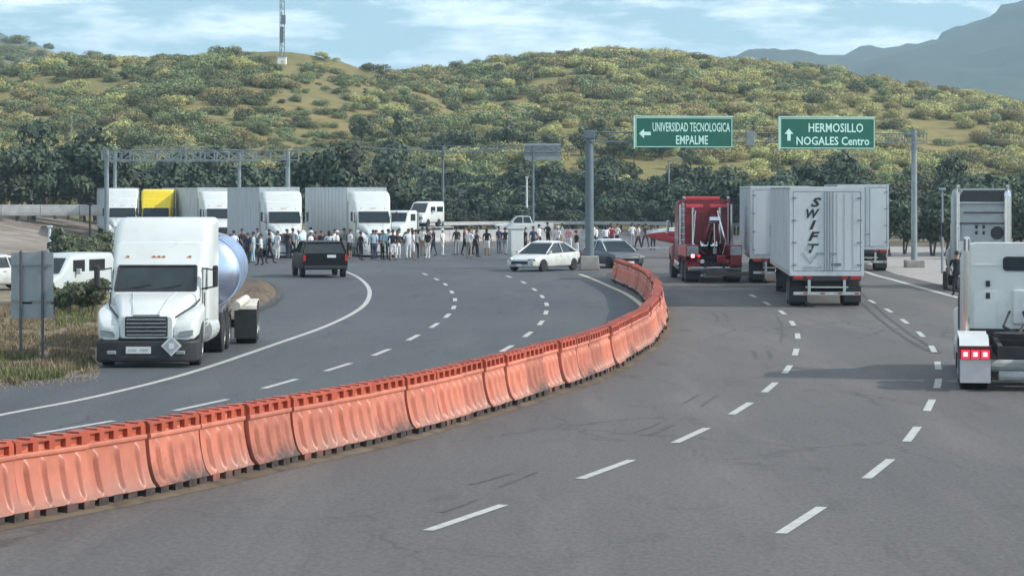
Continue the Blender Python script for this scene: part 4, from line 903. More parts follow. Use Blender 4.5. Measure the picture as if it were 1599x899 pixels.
def pickup(name, label, loc, yaw, paint, group=None, cat='pickup', L_=5.3, W=1.9, Hc=1.8, bed=True, van=False, z=0, suv=False):
    t = thing(name, label, cat, (loc[0], loc[1], z), yaw, group); hl, hw = L_/2, W/2
    if van:
        S = [(hl, .7, .35, .8, .08), (hl-.12, hw-.06, .3, 1.0, .12), (hl-.6, hw, .3, 1.15, .12), (hl-1.35, hw, .3, Hc-.05, .2), (hl-1.8, hw, .3, Hc, .2), (-hl+.15, hw, .3, Hc, .2), (-hl, hw-.05, .35, Hc-.15, .18)]
        autosmooth(MB().loft([rr(*q) for q in S]).build('body', paint, t), 35)
        MB().add([(-hw+.14, hl-.60, 1.2), (hw-.14, hl-.60, 1.2), (hw-.22, hl-1.22, Hc-.14), (-hw+.22, hl-1.22, Hc-.14), (-hw+.14, hl-.66, 1.2), (hw-.14, hl-.66, 1.2), (hw-.22, hl-1.28, Hc-.14), (-hw+.22, hl-1.28, Hc-.14)], [(0, 1, 2, 3), (7, 6, 5, 4), (0, 4, 5, 1), (1, 5, 6, 2), (2, 6, 7, 3), (3, 7, 4, 0)]).build('windscreen', M_glass, t)
        for s in (-1, 1):
            MB().box((s*(hw-.002), hl-1.75, 1.42), (.03, .8, .42)).build('side_window', M_glass, t, bevel=.01)
            MB().box((s*(hw-.002), hl-3.0, 1.42), (.03, 1.1, .42)).build('side_window', M_glass, t, bevel=.01)
    else:
        S = [(hl, hw-.12, .42, .95, .08), (hl-.1, hw-.04, .38, 1.03, .1), (hl-1.1, hw, .38, 1.12, .1), (hl-1.5, hw, .38, 1.16, .08), ((-hl+.1) if suv else (hl-3.4), hw, .38, 1.16, .08)]
        autosmooth(MB().loft([rr(*q) for q in S]).build('body', paint, t), 35)
        yc = hl-3.4 if not suv else -hl+.1
        lo = [(hw-.06, hl-1.35, 1.12), (-hw+.06, hl-1.35, 1.12), (-hw+.06, yc+.05, 1.12), (hw-.06, yc+.05, 1.12)]; hi = [(hw-.24, hl-1.95, Hc-.06), (-hw+.24, hl-1.95, Hc-.06), (-hw+.24, yc+.25, Hc-.06), (hw-.24, yc+.25, Hc-.06)]
        MB().add(lo+hi, [(0, 1, 5, 4), (1, 2, 6, 5), (2, 3, 7, 6), (3, 0, 4, 7), (4, 5, 6, 7)]).build('windows', M_glass, t, bevel=.03)
        MB().loft([rr(hl-1.9, hw-.24, Hc-.09, Hc-.02, .03), rr(hl-2.6, hw-.2, Hc-.09, Hc+.02, .04), rr(yc+.2, hw-.22, Hc-.09, Hc-.02, .03)]).build('roof', paint, t)
        for s in (-1, 1):
            MB().path([(s*(hw-.05), hl-1.33, 1.14), (s*(hw-.23), hl-1.95, Hc-.05)], .04, 6).path([(s*(hw-.05), yc+.04, 1.14), (s*(hw-.23), yc+.25, Hc-.05)], .05, 6).path([(s*(hw-.05), hl-2.5, 1.14), (s*(hw-.22), hl-2.5, Hc-.05)], .035, 6).build('pillar', paint, t)
        if bed and not suv:
            b = MB(); bl = yc+hl
            for s in (-1, 1): b.box((s*(hw-.04), (yc-hl)/2, .86), (.08, bl, .60))
            b.box((0, -hl+.04, .86), (W-.16, .07, .58)).box((0, (yc-hl)/2, .60), (W-.16, bl, .06)).build('bed', paint, t, bevel=.02)
    wr = .36 if not van else .33
    for s in (-1, 1):
        wheel(t, s*(hw-.1), hl-.9, wr, .23); wheel(t, s*(hw-.1), -hl+1.05, wr, .23)
        MB().box((s*(hw-.22), hl-.02, .80 if not van else .72), (.32, .08, .2)).build('headlight', M_lens, t, bevel=.03)
        MB().box((s*(hw-.08), -hl-.005, .95), (.12, .04, .32)).build('tail_light', M_redlens, t)
        MB().box((s*(hw+.12), hl-1.55, 1.22), (.2, .1, .2)).build('mirror', M_plastic if paint is M_black else paint, t, bevel=.03)
    MB().box((0, hl+.0, .68), (1.1, .05, .3)).build('grille', M_plastic, t, bevel=.02)
    MB().box((0, hl+.05, .46), (W-.1, .14, .18)).build('bumper', M_plate if paint is not M_black else M_plastic, t, bevel=.03)
    MB().box((0, -hl-.06, .50), (W-.1, .12, .16)).build('bumper', M_chrome if paint is not M_black else M_plastic, t, bevel=.03)
    return t
x, y = G(492, 434)
pk = pickup('black_suv', 'black closed estate vehicle in front of the crowd, tail to camera', (x, y+2.6), .20, M_black, cat='suv', L_=4.9, W=2.15, Hc=1.72, suv=True)
MB().box((.3, -2.42, 1.02), (.42, .03, .13)).build('number_plate', M_plate, pk)
x, y = G(120, 480)
pickup('parked_van', 'white van parked behind the grey roadside sign at left', (x-.9, y+2.6), math.pi-.38, M_white2, 'vehicles parked at far left', 'van', van=True, Hc=1.85, W=1.75, L_=4.3)

# flatbed recovery lorry carrying a white van
fx0, fy0 = G(624, 387)
ft = thing('flatbed_lorry', 'white flatbed recovery lorry behind the crowd with a van on its deck', 'truck', (fx0+1.2, fy0+5.2, 0), rad(155))
autosmooth(MB().loft([rr(4.4, .8, .5, 1.15, .1), rr(4.3, .98, .45, 1.3, .12), rr(3.5, 1.05, .45, 1.5, .12), rr(3.3, 1.05, .45, 1.6, .12), rr(2.75, 1.0, .45, 2.45, .18), rr(2.5, 1.0, .45, 2.55, .18), rr(1.5, 1.0, .45, 2.55, .15)]).build('cab', M_white, ft), 35)
MB().add([(-.86, 3.26, 1.68), (.86, 3.26, 1.68), (.8, 2.80, 2.38), (-.8, 2.80, 2.38), (-.86, 3.1, 1.68), (.86, 3.1, 1.68), (.8, 2.64, 2.38), (-.8, 2.64, 2.38)], [(0, 1, 2, 3), (7, 6, 5, 4), (0, 4, 5, 1), (1, 5, 6, 2), (2, 6, 7, 3), (3, 7, 4, 0)]).build('windscreen', M_glass, ft)
for s in (-1, 1):
    MB().box((s*1.01, 2.2, 2.0), (.03, .8, .55)).build('side_window', M_glass, ft, bevel=.01)
    MB().box((s*.75, 4.38, .95), (.3, .08, .2)).build('headlight', M_lens, ft, bevel=.03)
    wheel(ft, s*.95, 3.5, .45, .26); wheel(ft, s*.9, -2.2, .45, .5)
MB().box((0, -1.7, 1.12), (2.4, 6.2, .14)).build('deck', M_alu, ft, bevel=.02)
MB().box((-.4, -.5, .85), (.1, 7.5, .24)).box((.4, -.5, .85), (.1, 7.5, .24)).box((0, -4.7, .9), (2.3, .1, .3)).build('chassis', M_frame, ft)
MB().box((0, 1.35, 1.75), (2.2, .08, 1.2)).build('headboard', M_alu, ft)
fwd = Vector((-math.sin(rad(155)), math.cos(rad(155)))); ft.location = (PX(618, 204)-fwd.x*3.3, 204-fwd.y*3.3, 0)
pickup('carried_van', 'white van with dark windows riding on the flatbed lorry', (ft.location.x-fwd.x*1.9, ft.location.y-fwd.y*1.9), rad(155), M_white, None, 'van', van=True, Hc=2.05, W=1.65, L_=3.9, z=1.20)

# long white low lorry beyond the bend and tall white cabinet
lg = pickup('utility_pickup', 'white pickup standing crosswise far behind the saloon cars', (PX(818, 236), 236), math.pi/2+.1, M_white, None)
cb = thing('utility_cabinet', 'tall white cabinet beside the dark dressed people left of the white car', 'cabinet', (*G(806, 405), 0), .2)
MB().box((0, 0, .95), (.85, .6, 1.75)).build('body', M_white2, cb, bevel=.03)
MB().box((0, 0, 1.86), (.95, .7, .07)).build('lid', M_white2, cb, bevel=.02)
MB().box((0, 0, .06), (.8, .5, .12)).build('plinth', M_concrete, cb)
MB().box((0, -.31, .95), (.7, .03, 1.5)).build('door', M_white, cb, bevel=.01)

# ================================================================== BARRIERS
def barrier_meshes(sooty, ribs, seed):
    r = random.Random(seed)
    prof = [(.30, .135), (.298, .15), (.27, .175), (.235, .22), (.205, .30), (.178, .40), (.157, .50), (.142, .60), (.132, .70), (.128, .755), (.128, .775), (.155, .785), (.160, .80), (.160, .835), (.152, .845), (.075, .85), (.070, .985)]
    Lb = 1.46; nx = 72; vs = []; fs = []
    lowdirt = [r.random() for _ in range(9)]
    def bump(x, z):
        if not .145 < z < .76: return 0
        e = min(1, (z-.145)/.05, (.76-z)/.03)
        b = 0
        for c in ribs:
            d = abs(x-c); b = max(b, max(0, 1-d/.045)**.8 if d < .045 else 0)
        return (.065*b-.012*max(0, math.sin(x*37+z*9))*.3)*e
    P = [(s, p) for s in (1, -1) for p in (prof if s == 1 else prof[::-1])]
    for i in range(nx+1):
        x = -Lb/2+Lb*i/nx
        dn = .012*noise.noise(Vector((x*2, seed, 0)))
        for s, (hw, z) in P: vs.append((x, s*(hw+bump(x, z)+dn*.6), z))
    n = len(P)
    for i in range(nx):
        for k in range(n-1): fs.append((i*n+k, (i+1)*n+k, (i+1)*n+k+1, i*n+k+1))
        fs.append((i*n+n-1, (i+1)*n+n-1, (i+1)*n, i*n))
    fs += [tuple(range(n-1, -1, -1)), tuple(nx*n+k for k in range(n))]
    body = MB().add(vs, fs)
    base = MB()
    for k in range(4):
        for s in (-1, 1): base.box((-.56+.373*k, s*(.205+.02*((k*7+seed)%3-1)), .07), (.22, .20, .145))
    base.box((0, 0, .07), (1.42, .34, .13))
    top = MB()
    for k in range(5):
        for s in (-1, 1): top.box((-.66+.33*k, s*.10, .905), (.11, .085, .115))
    top.box((0, 0, .975), (1.44, .27, .03)).box((0, .0, .89), (1.4, .15, .05))
    for k in range(5): top.box((-.66+.33*k, 0, 1.0), (.13, .22, .03))
    return body, base, top
BV = []
for sd_, sooty in ((1, 0), (2, 0), (3, 1), (4, 0)):
    ribs = [-.52, -.18, .18, .52] if sd_ != 2 else [-.5, 0, .5]
    b, ba, tp = barrier_meshes(sooty, ribs, sd_)
    root = thing('traffic_barrier', 'x', 'barrier')
    ob = b.build('body', M_orange_d if sooty else M_orange, root); autosmooth(ob, 50)
    ba.build('base', M_base if sooty or sd_ != 1 else M_orange_d, root)
    tp.build('top_rail', M_orange_top, root)
    MB().tube((-.73, 0, .2), (-.73, 0, .86), .035, .035, 8).build('coupling_pin', M_orange_top, root)
    BV.append(root)
bu = resample(bline, 1.5); used = set(); nb = len(bu)-1
order = [3, 1, 0, 1, 2, 0, 2, 0, 3, 2, 1, 0, 3, 3, 1, 2, 0, 1, 2, 3, 0, 0, 1, 2, 3, 1, 0]
for i in range(nb):
    a, b = bu[i], bu[i+1]; vi = order[i % len(order)]
    o = BV[vi] if vi not in used else copy_tree(BV[vi]); used.add(vi)
    px = CX+F*a[0]/a[1]
    o.location = ((a[0]+b[0])/2+R.uniform(-.04, .04), (a[1]+b[1])/2, 0); o.rotation_euler = (0, 0, math.atan2(b[1]-a[1], b[0]-a[0])+R.uniform(-.028, .028)+(math.pi if R.random() < .3 else 0))
    o['label'] = 'orange plastic barrier number %d from the near left end of the curved row' % (i+1)
    if i < 5: o['label'] = 'scuffed orange plastic barrier at the near left end of the row, %s from the end' % ('first', 'second', 'third', 'fourth', 'fifth')[i]
    elif i > nb-5: o['label'] = 'faded orange barrier at the far end of the row, %s from the gantry pole' % ('fourth', 'third', 'second', 'nearest')[i-(nb-4)]
    else: o['label'] = ('sooty dark stained' if vi == 2 else 'salmon orange')+' water filled barrier, %s unit along the curved row counted from the left' % ('%dth' % (i+1))
    o['group'] = 'orange barriers between the carriageways'
for i, b in enumerate(BV):
    if i not in used:
        for c in list(b.children): bpy.data.objects.remove(c)
        bpy.data.objects.remove(b)

# ================================================================== GANTRIES AND SIGNS
def truss(parent, p0, p1, w_, h_, r, m, bay):
    p0 = Vector(p0); p1 = Vector(p1); d = (p1-p0); Ld = d.length; d.normalize(); q = Vector((-d.y, d.x, 0))*w_/2
    n = max(2, round(Ld/bay)); ch = MB(); up = Vector((0, 0, h_))
    for s in (-1, 1):
        for z in (0, 1): ch.tube(p0+q*s+up*z, p1+q*s+up*z, r, r, 6)
    ch.build('chord', m, parent)
    for s in (-1, 1):
        for i in range(n+1):
            a = p0+d*Ld*i/n+q*s; MB().tube(a, a+up, r*.7, r*.7, 5).build('strut', m, parent)
            if i < n:
                b = p0+d*Ld*(i+1)/n+q*s
                MB().tube(a if i % 2 else a+up, b+up if i % 2 else b, r*.55, r*.55, 5).build('brace', m, parent)
    for i in range(n+1):
        a = p0+d*Ld*i/n; MB().tube(a+q+up, a-q+up, r*.5, r*.5, 5).tube(a+q, a-q, r*.5, r*.5, 5).build('cross_tie', m, parent)
def sign_panel(parent, label, x, y, z, w_, h_, yaw=0):
    s = thing('road_sign', label, 'sign', (x, y, z), yaw, 'green overhead direction signs')
    MB().box((0, 0, 0), (w_, .05, h_)).build('panel', M_green, s)
    fr = MB(); e = .05
    for zz in (-1, 1): fr.box((0, -.032, zz*(h_/2-.05)), (w_-.06, .012, .035))
    for xx in (-1, 1): fr.box((xx*(w_/2-.05), -.031, 0), (.035, .012, h_-.12))
    fr.build('border', M_letter, s)
    MB().box((0, .0, h_/2+.03), (w_+.04, .12, .05)).box((-w_/2-.03, 0, 0), (.05, .12, h_+.1)).build('edge_frame', M_letter, s)
    for xx in (-.35, .35): MB().box((xx*w_, .13, 0), (.08, .2, h_)).build('bracket', M_galv, s)
    return s
Zg = 134; gx = PX(921, Zg)
gz = PZ(211, Zg)
gy2 = Zg+4; gx2 = PX(1428, gy2)
gt = thing('sign_gantry', 'grey steel gantry over the right carriageway carrying two green signs', 'gantry', (gx, Zg, 0))
gt2 = lambda p: (p[0]-gx, p[1]-Zg, p[2])
MB().tube((0, 0, .5), (0, 0, gz+.25), .235, .20, 20).build('pole', M_galv_d, gt)
MB().tube((0, 0, .5), (0, 0, .62), .42, .42, 16).build('base_plate', M_galv_d, gt)
for k in range(8): MB().tube((.34*math.cos(k*.785), .34*math.sin(k*.785), .6), (.34*math.cos(k*.785), .34*math.sin(k*.785), .74), .03, .03, 6).build('bolt', M_galv, gt)
MB().tube((gx2-gx, gy2-Zg, .3), (gx2-gx, gy2-Zg, gz+.35), .17, .15, 16).build('pole', M_galv, gt)
MB().box((gx2-gx, gy2-Zg, .15), (1.0, 1.0, .5)).build('footing', M_concrete, gt, bevel=.04)
truss(gt, (0, 0, gz-.35), (gx2-gx+.6, gy2-Zg, gz-.35), .45, .5, .028, M_galv_d, 1.1)
MB().box((PX(1171, Zg+2)-gx, 1.7, gz-.15), (.45, .3, .75)).build('equipment_box', M_galv, gt, bevel=.02)
MB().box((0, 0, gz+.02), (.55, .5, .4)).build('head_joint', M_galv_d, gt, bevel=.03)
cbk = thing('concrete_block', 'low pale concrete block around the foot of the gantry pole', 'block', (gx, Zg, 0))
MB().loft([[(a*.52, b*.52, 0) for a, b in ((-1, -1), (1, -1), (1, 1), (-1, 1))], [(a*.46, b*.46, .72) for a, b in ((-1, -1), (1, -1), (1, 1), (-1, 1))]]).build('block', M_concrete, cbk, bevel=.04)
def gsign(lab, px0, px1, py0, py1, t):
    Z = Zg+4*t-.35; w_ = (px1-px0)*Z/F; h_ = (py1-py0)*Z/F
    return sign_panel(gt, lab, PX((px0+px1)/2, Z), Z, PZ((py0+py1)/2, Z), w_, h_, math.atan2(4, gx2-gx)), w_, h_, Z
s1, w1, h1, z1 = gsign('green overhead sign with a left arrow and two lines of white lettering', 989, 1148, 183, 231, .28)
P_ = F/z1
def at_sign(px, py, s, c): return ((px-c[0])/P_, -.036, -(py-c[1])/P_)
c1 = (1068.5, 207)
def fit_text(o, wpx):
    wx = max(v.co.x for v in o.data.vertices)-min(v.co.x for v in o.data.vertices); o.data.transform(Matrix.Scale((wpx/P_)/wx, 4, (1, 0, 0)))
rx90 = (math.pi/2, 0, 0)
o = text_part('lettering', 'UNIVERSIDAD TECNOLOGICA', .66, M_letter, s1, at_sign(1080, 199.5, s1, c1), rx90, bold=.008); fit_text(o, 126)
o = text_part('lettering', 'EMPALME', .66, M_letter, s1, at_sign(1081, 219.5, s1, c1), rx90, bold=.008); fit_text(o, 52)
def arrow(parent, c, ang, size=.5):
    v2 = [(-1, 0), (-.15, .75), (-.15, .28), (.95, .28), (.95, -.28), (-.15, -.28), (-.15, -.75)]
    pts = [(x*math.cos(ang)-z*math.sin(ang), x*math.sin(ang)+z*math.cos(ang)) for x, z in v2]
    MB().loft([[(c[0]+x*size, c[1]-.004*k, c[2]+z*size) for x, z in pts] for k in (0, 1)]).build('arrow', M_letter, parent)
arrow(s1, at_sign(1005, 209, s1, c1), 0, .33)
s2, w2, h2, z2 = gsign('green overhead sign with an upward arrow and two lines of white lettering', 1214, 1371, 184, 233, .72)
P_ = F/z2; c1 = (1292.5, 208.5)
o = text_part('lettering', 'HERMOSILLO', .66, M_letter, s2, at_sign(1306, 200.5, s2, c1), rx90, bold=.008); fit_text(o, 90)
o = text_part('lettering', 'NOGALES Centro', .62, M_letter, s2, at_sign(1301, 221, s2, c1), rx90, bold=.008); fit_text(o, 120)
arrow(s2, at_sign(1229, 211, s2, c1), -math.pi/2, .33)

def plain_gantry(label, pxa, pxb, Z, py_t, py_b, x_over0, x_over1, m, panel=None, r=.17):
    xa, xb = PX(pxa, Z), PX(pxb, Z); zt = PZ(py_t, Z); zb = PZ(py_b, Z)
    g = thing('empty_gantry', label, 'gantry', (xa, Z, 0), 0, None)
    for x in (xa, xb): MB().tube((x-xa, 0, -.1), (x-xa, 0, zt+.05), r, r*.9, 12).build('pole', m, g); MB().box((x-xa, 0, .15), (.9, .9, .4)).build('footing', M_concrete, g)
    truss(g, (PX(x_over0, Z)-xa, 0, zb), (PX(x_over1, Z)-xa, 0, zt-(zt-zb)), .5, zt-zb, .035, m, .95)
    if panel: MB().box(((PX(panel[0], Z)+PX(panel[1], Z))/2-xa, .35, (PZ(panel[2], Z)+PZ(panel[3], Z))/2), ((panel[1]-panel[0])*Z/F, .05, (panel[3]-panel[2])*Z/F)).build('sign_back', M_signback, g)
    return g
plain_gantry('grey lattice gantry without signs over the stopped lorries, nearer one', 167, 450, 174, 235, 250, 160, 467, M_galv)
plain_gantry('lattice gantry with thin posts standing behind the nearer one at left', 180, 374, 204, 238, 252, 172, 395, M_galv, r=.15)
plain_gantry('distant gantry with a grey sign back left of the tall pole', 692, 833, 236, 228, 238, 660, 900, M_galv_d, (820, 876, 224, 250), .12)

# grey sign seen from behind in the left weeds
x0, y0 = G(50, 560)
sg = thing('road_sign', 'grey roadside sign seen from behind standing in the left weeds', 'sign', (x0, y0, 0), -.05)
MB().box((0, .06, 2.0), (1.05, .02, 1.22)).build('panel', M_signback, sg); MB().box((0, .06, 1.17), (1.05, .02, .34)).build('lower_panel', M_signback, sg)
for xx in (-.27, .27): MB().box((xx, 0, 1.3), (.06, .06, 2.7)).build('post', mat('rusty_dark_post', (.09, .10, .11), .7), sg)
MB().box((0, .02, 1.42), (1.0, .03, .04)).box((0, .02, 2.3), (1.0, .03, .04)).build('rail', M_galv, sg)

# guard rail at the bend
gl_ = [(-8, 246), (-2, 252), (5, 254), (11, 252), (17, 246), (22, 238)]
gp = resample(spline(gl_, 8), 2.0)
gd = thing('guard_rail', 'pale guard rail on dark posts along the far bend', 'guard rail', (0, 0, 0))
for a, b in zip(gp, gp[1:]):
    mx_, my_ = (a[0]+b[0])/2, (a[1]+b[1])/2; an = math.atan2(b[1]-a[1], b[0]-a[0])
    MB().box((mx_, my_, .95), (2.02, .08, .34), an).build('rail', M_conc2, gd); MB().box((a[0], a[1]+.12, .5), (.16, .16, 1.0), an).build('post', M_plastic, gd)
# pale concrete median wall behind the crowd
mw = thing('median_wall', 'low pale concrete wall behind the crowd', 'wall', (0, 0, 0))
wp = resample(spline([(-7.5, 206), (-2, 210), (4, 212), (9.5, 210)], 8), 3.0)
for a, b in zip(wp, wp[1:]):
    an = math.atan2(b[1]-a[1], b[0]-a[0]); Mx = Matrix.Translation(((a[0]+b[0])/2, (a[1]+b[1])/2, 0)) @ Matrix.Rotation(an, 4, 'Z')
    MB().loft([[tuple(Mx @ Vector((q, yy, zz))) for yy, zz in ((-.3, 0), (.3, 0), (.15, .35), (.1, .95), (-.1, .95), (-.15, .35))] for q in (-1.48, 1.48)]).build('block', M_conc2, mw)

def lamp_post(label, px, Z, py_top, r=.09, m=M_galv, arm=0, z0=0, name='lamp_post'):
    t = thing(name, label, 'post', (PX(px, Z), Z, z0)); h_ = PZ(py_top, Z)-z0
    MB().tube((0, 0, -.2), (0, 0, h_), r, r*.6, 10).build('pole', m, t)
    MB().box((0, 0, h_+.05), (.3, .3, .14)).build('cap', m, t, bevel=.03)
    if arm: MB().tube((0, 0, h_-.05), (arm, 0, h_+.25), r*.5, r*.4, 6).build('arm', m, t); MB().box((arm*1.15, 0, h_+.25), (.7, .25, .12)).build('lamp_head', m, t, bevel=.03)
    return t
lamp_post('thin pale post on the right verge left of the far white cab', 1472, 128, 297, .07, M_galv)
lamp_post('short pale post standing in front of the dark trees in the centre', 823, 262, 278, .14, M_plate)
lamp_post('pale lamp post above the red cab', 1045, 250, 252, .1, M_galv, .8)
lamp_post('thin dark post beside the concrete parapet at left', 141, 150, 320, .09, M_plastic)
lamp_post('short white marker post on the bank at far left', 78, 160, 355, .13, M_plate, z0=.3)
lamp_post('tall thin lamp post on the left hillside', 112, 330, 188, .1, M_galv, .8)

# distribution box + person-size things; antenna tower on the hill
hz = HA.z(PX(441, 515), 515)
tw = thing('antenna_mast', 'thin grey lattice antenna mast on the top of the left hill', 'mast', (PX(441, 515), 515, hz-.3))
legs = [Vector((.55*math.cos(a), .55*math.sin(a), 0)) for a in (.5, 2.6, 4.7)]
for l_ in legs: MB().tube(l_, l_*.8+Vector((0, 0, 27)), .10, .08, 6).build('leg', M_galv, tw)
br = MB()
for k in range(18):
    for i in range(3): br.tube(legs[i]+Vector((0, 0, k*1.5)), legs[(i+1) % 3]+Vector((0, 0, (k+1)*1.5)), .05, .05, 4)
br.build('bracing', M_galv, tw)
MB().box((0, -.7, 7.2), (.7, .4, 3.2)).box((.3, -.7, 10.2), (.9, .4, 1.8)).build('aerial_panel', M_galv_d, tw)
hut = thing('equipment_hut', 'small white hut at the foot of the antenna mast', 'hut', (PX(441, 508), 508, HA.z(PX(441, 508), 508)-.4))
MB().box((0, 0, 1.3), (1.7, 1.7, 2.6)).build('wall', mat('bright_whitewash', (.82, .82, .78), .7, var=.04), hut, bevel=.03); MB().box((0, 0, 2.66), (1.95, 1.95, .14)).build('roof', M_concrete, hut); MB().box((.2, -.86, 1.0), (.7, .05, 1.8)).build('door', M_white2, hut)
for i, (px, py, w_) in enumerate(((712, 270, 5.2), (860, 272, 5.0), (970, 281, 2.2), (1180, 226, 2.6))):
    Z = 352 if i < 3 else 420; x = PX(px, Z); z = PZ(py+4, Z); b = thing('small_house', ('pale low house showing through the trees left of centre', 'pale low house below the grey sign back', 'tiny white roofed house right of the tall pole', 'small pale house on the right slope between the green signs')[i], 'house', (x, Z-(0 if i < 3 else 0), z-2.6))
    MB().box((0, 0, 1.4), (w_, 4, 2.6)).build('wall', M_conc2, b); MB().box((0, 0, 2.78), (w_+.4, 4.4, .18)).build('roof', M_plate, b); MB().box((-.8 if w_ > 3 else 0, -2.01, 1.3), (.8, .04, 1.1)).build('window', M_glass, b); MB().box((.9 if w_ > 3 else .7, -2.01, 1.1), (.7, .04, 1.9)).build('door', M_plastic, b)
# high voltage line across the foot of the hills
for i, px in enumerate((60, 290, 560)):
    Z = 300; t = lamp_post('thin utility pole carrying wires at the foot of the left hill, %s from the left' % ('first', 'second', 'third')[i], px, Z, 222, .12, M_galv, 0, 1, 'utility_pole'); MB().box((0, 0, PZ(222, Z)-1.6), (1.8, .1, .1)).build('crossarm', M_galv, t)
wr_ = thing('power_line', 'sagging power wires strung along the foot of the left hill', 'wires')
for dz, dx in ((0, -.8), (0, .8)):
    pts_ = []
    for i, (a, b) in enumerate(((60, 290), (290, 560), (560, 830))):
        for k in range(9):
            t = k/8; pts_.append((PX(a+(b-a)*t, 300)+dx, 300, PZ(222, 300)-.5-2.2*t*(1-t)))
    MB().path(pts_, .035, 4).build('wire', M_galv, wr_)

# ================================================================== PEOPLE
def skin_body(joints, edges, roots):
    me = bpy.data.meshes.new('body'); me.from_pydata([j[0] for j in joints], edges, [])
    o = bpy.data.objects.new('tmpbody', me); COL.objects.link(o)
    md = o.modifiers.new('skin', 'SKIN'); md.use_smooth_shade = True
    for i, j in enumerate(joints):
        r = j[1]; me.skin_vertices[0].data[i].radius = (r, r) if not isinstance(r, tuple) else r
    for r in roots: me.skin_vertices[0].data[r].use_root = True
    sb = o.modifiers.new('sub', 'SUBSURF'); sb.levels = 1; sb.render_levels = 1
    out_ = bpy.data.meshes.new_from_object(o.evaluated_get(bpy.context.evaluated_depsgraph_get()))
    bpy.data.objects.remove(o); return out_
def make_person_mesh(pose):
    J = []; E = []
    def j(p, r, parent=None):
        J.append((p, r)); i = len(J)-1
        if parent is not None: E.append((parent, i))
        return i
    lean = pose.get('lean', 0); st = pose.get('stride', .0); wid = pose.get('w', 1.)
    roots = []
    pel = j((0, 0, .95), (.15*wid, .11*wid)); roots.append(pel)
    wst = j((0, lean*.15, 1.08), (.14*wid, .10*wid), pel); ch = j((0, lean*.4, 1.30), (.165*wid, .115*wid), wst); nk = j((0, lean*.62, 1.47), .058, ch)
    hd = j((0, lean*.68+.015, 1.57), .072, nk); hd2 = j((0, lean*.70+.012, 1.655), .086, hd); tp = j((0, lean*.70, 1.70), .062, hd2)
    bend = pose.get('sit', 0)
    for s in (-1, 1):
        ph = st*s
        if bend:
            hip = j((s*.10, .02, .90), .09*wid, pel); kn = j((s*.15, .45, .92), .062, hip); an = j((s*.14, .50, .52), .042, kn); toe = j((s*.14, .66, .46), .035, an)
        else:
            hip = j((s*.10, .0, .86), .095*wid, pel); kn = j((s*.115, ph*.22+.03, .50), .062, hip); an = j((s*.12, ph*.42, .09), .042, kn); toe = j((s*.135, ph*.42+.17, .04), .036, an)
        sh = j((s*.19*wid, lean*.55, 1.40), .062, ch)
        el, wr = pose.get('armL' if s < 0 else 'armR', ((.27, .02, 1.13), (.27, .10, .89)))
        e = j((s*el[0], el[1]+lean*.4, el[2]), .042, sh); w_ = j((s*wr[0], wr[1]+lean*.3, wr[2]), .030, e)
        d = (Vector((s*wr[0], wr[1], wr[2]))-Vector((s*el[0], el[1], el[2]))).normalized(); W = Vector((s*wr[0], wr[1]+lean*.3, wr[2]))
        pm = j(tuple(W+d*.06), (.028, .038), w_)
        q = d.orthogonal().normalized()
        for k, (off, ln) in enumerate(((-.03, .07), (-.01, .085), (.01, .08), (.03, .062))):
            b0 = j(tuple(W+d*.075+q*off), .0095, None); roots.append(b0); b1 = j(tuple(W+d*(.075+ln*.55)+q*off*1.1), .0085, b0); j(tuple(W+d*(.075+ln)+q*off+Vector((0, .012, 0))), .007, b1)
        b0 = j(tuple(W+d*.03+q*.03), .011, None); roots.append(b0); j(tuple(W+d*.075+q*.062), .009, b0)
    me = skin_body(J, E, roots)
    # facial features: nose, ears, eyes, mouth
    bm = bmesh.new(); bm.from_mesh(me)
    hc = Vector((0, lean*.70+.012, 1.63))
    def blob(c, s3, mi):
        r = bmesh.ops.create_icosphere(bm, subdivisions=1, radius=1, matrix=Matrix.Translation(c) @ Matrix.Diagonal((*s3, 1)))
        for v in r['verts']:
            for f in v.link_faces: f.material_index = mi+10
    blob(hc+Vector((0, .088, -.005)), (.012, .018, .02), 0)
    for s in (-1, 1): blob(hc+Vector((s*.085, 0, 0)), (.012, .022, .032), 0); blob(hc+Vector((s*.032, .078, .022)), (.013, .01, .008), 3)
    blob(hc+Vector((0, .08, -.045)), (.024, .008, .006), 3)
    dress = pose.get('dress', 0)
    for f in bm.faces:
        if f.material_index >= 10: f.material_index -= 10; continue
        c = f.calc_center_median(); f.smooth = True
        if c.z > 1.455: mi = 0
        elif abs(c.x) > .21 and (c.z < pose.get('sleeve', 1.16)) or (abs(c.x) > .2 and c.z < .98): mi = 0
        elif c.z > (.97 if not bend else 1.0): mi = 1
        elif bend and c.y < .0 : mi = 2
        elif c.z < (.075 if not bend else .5): mi = 3
        else: mi = 2 if c.z > pose.get('hem', 0) else 0
        f.material_index = mi
    if pose.get('reach'):
        pass
    bm.to_mesh(me); bm.free()
    return me
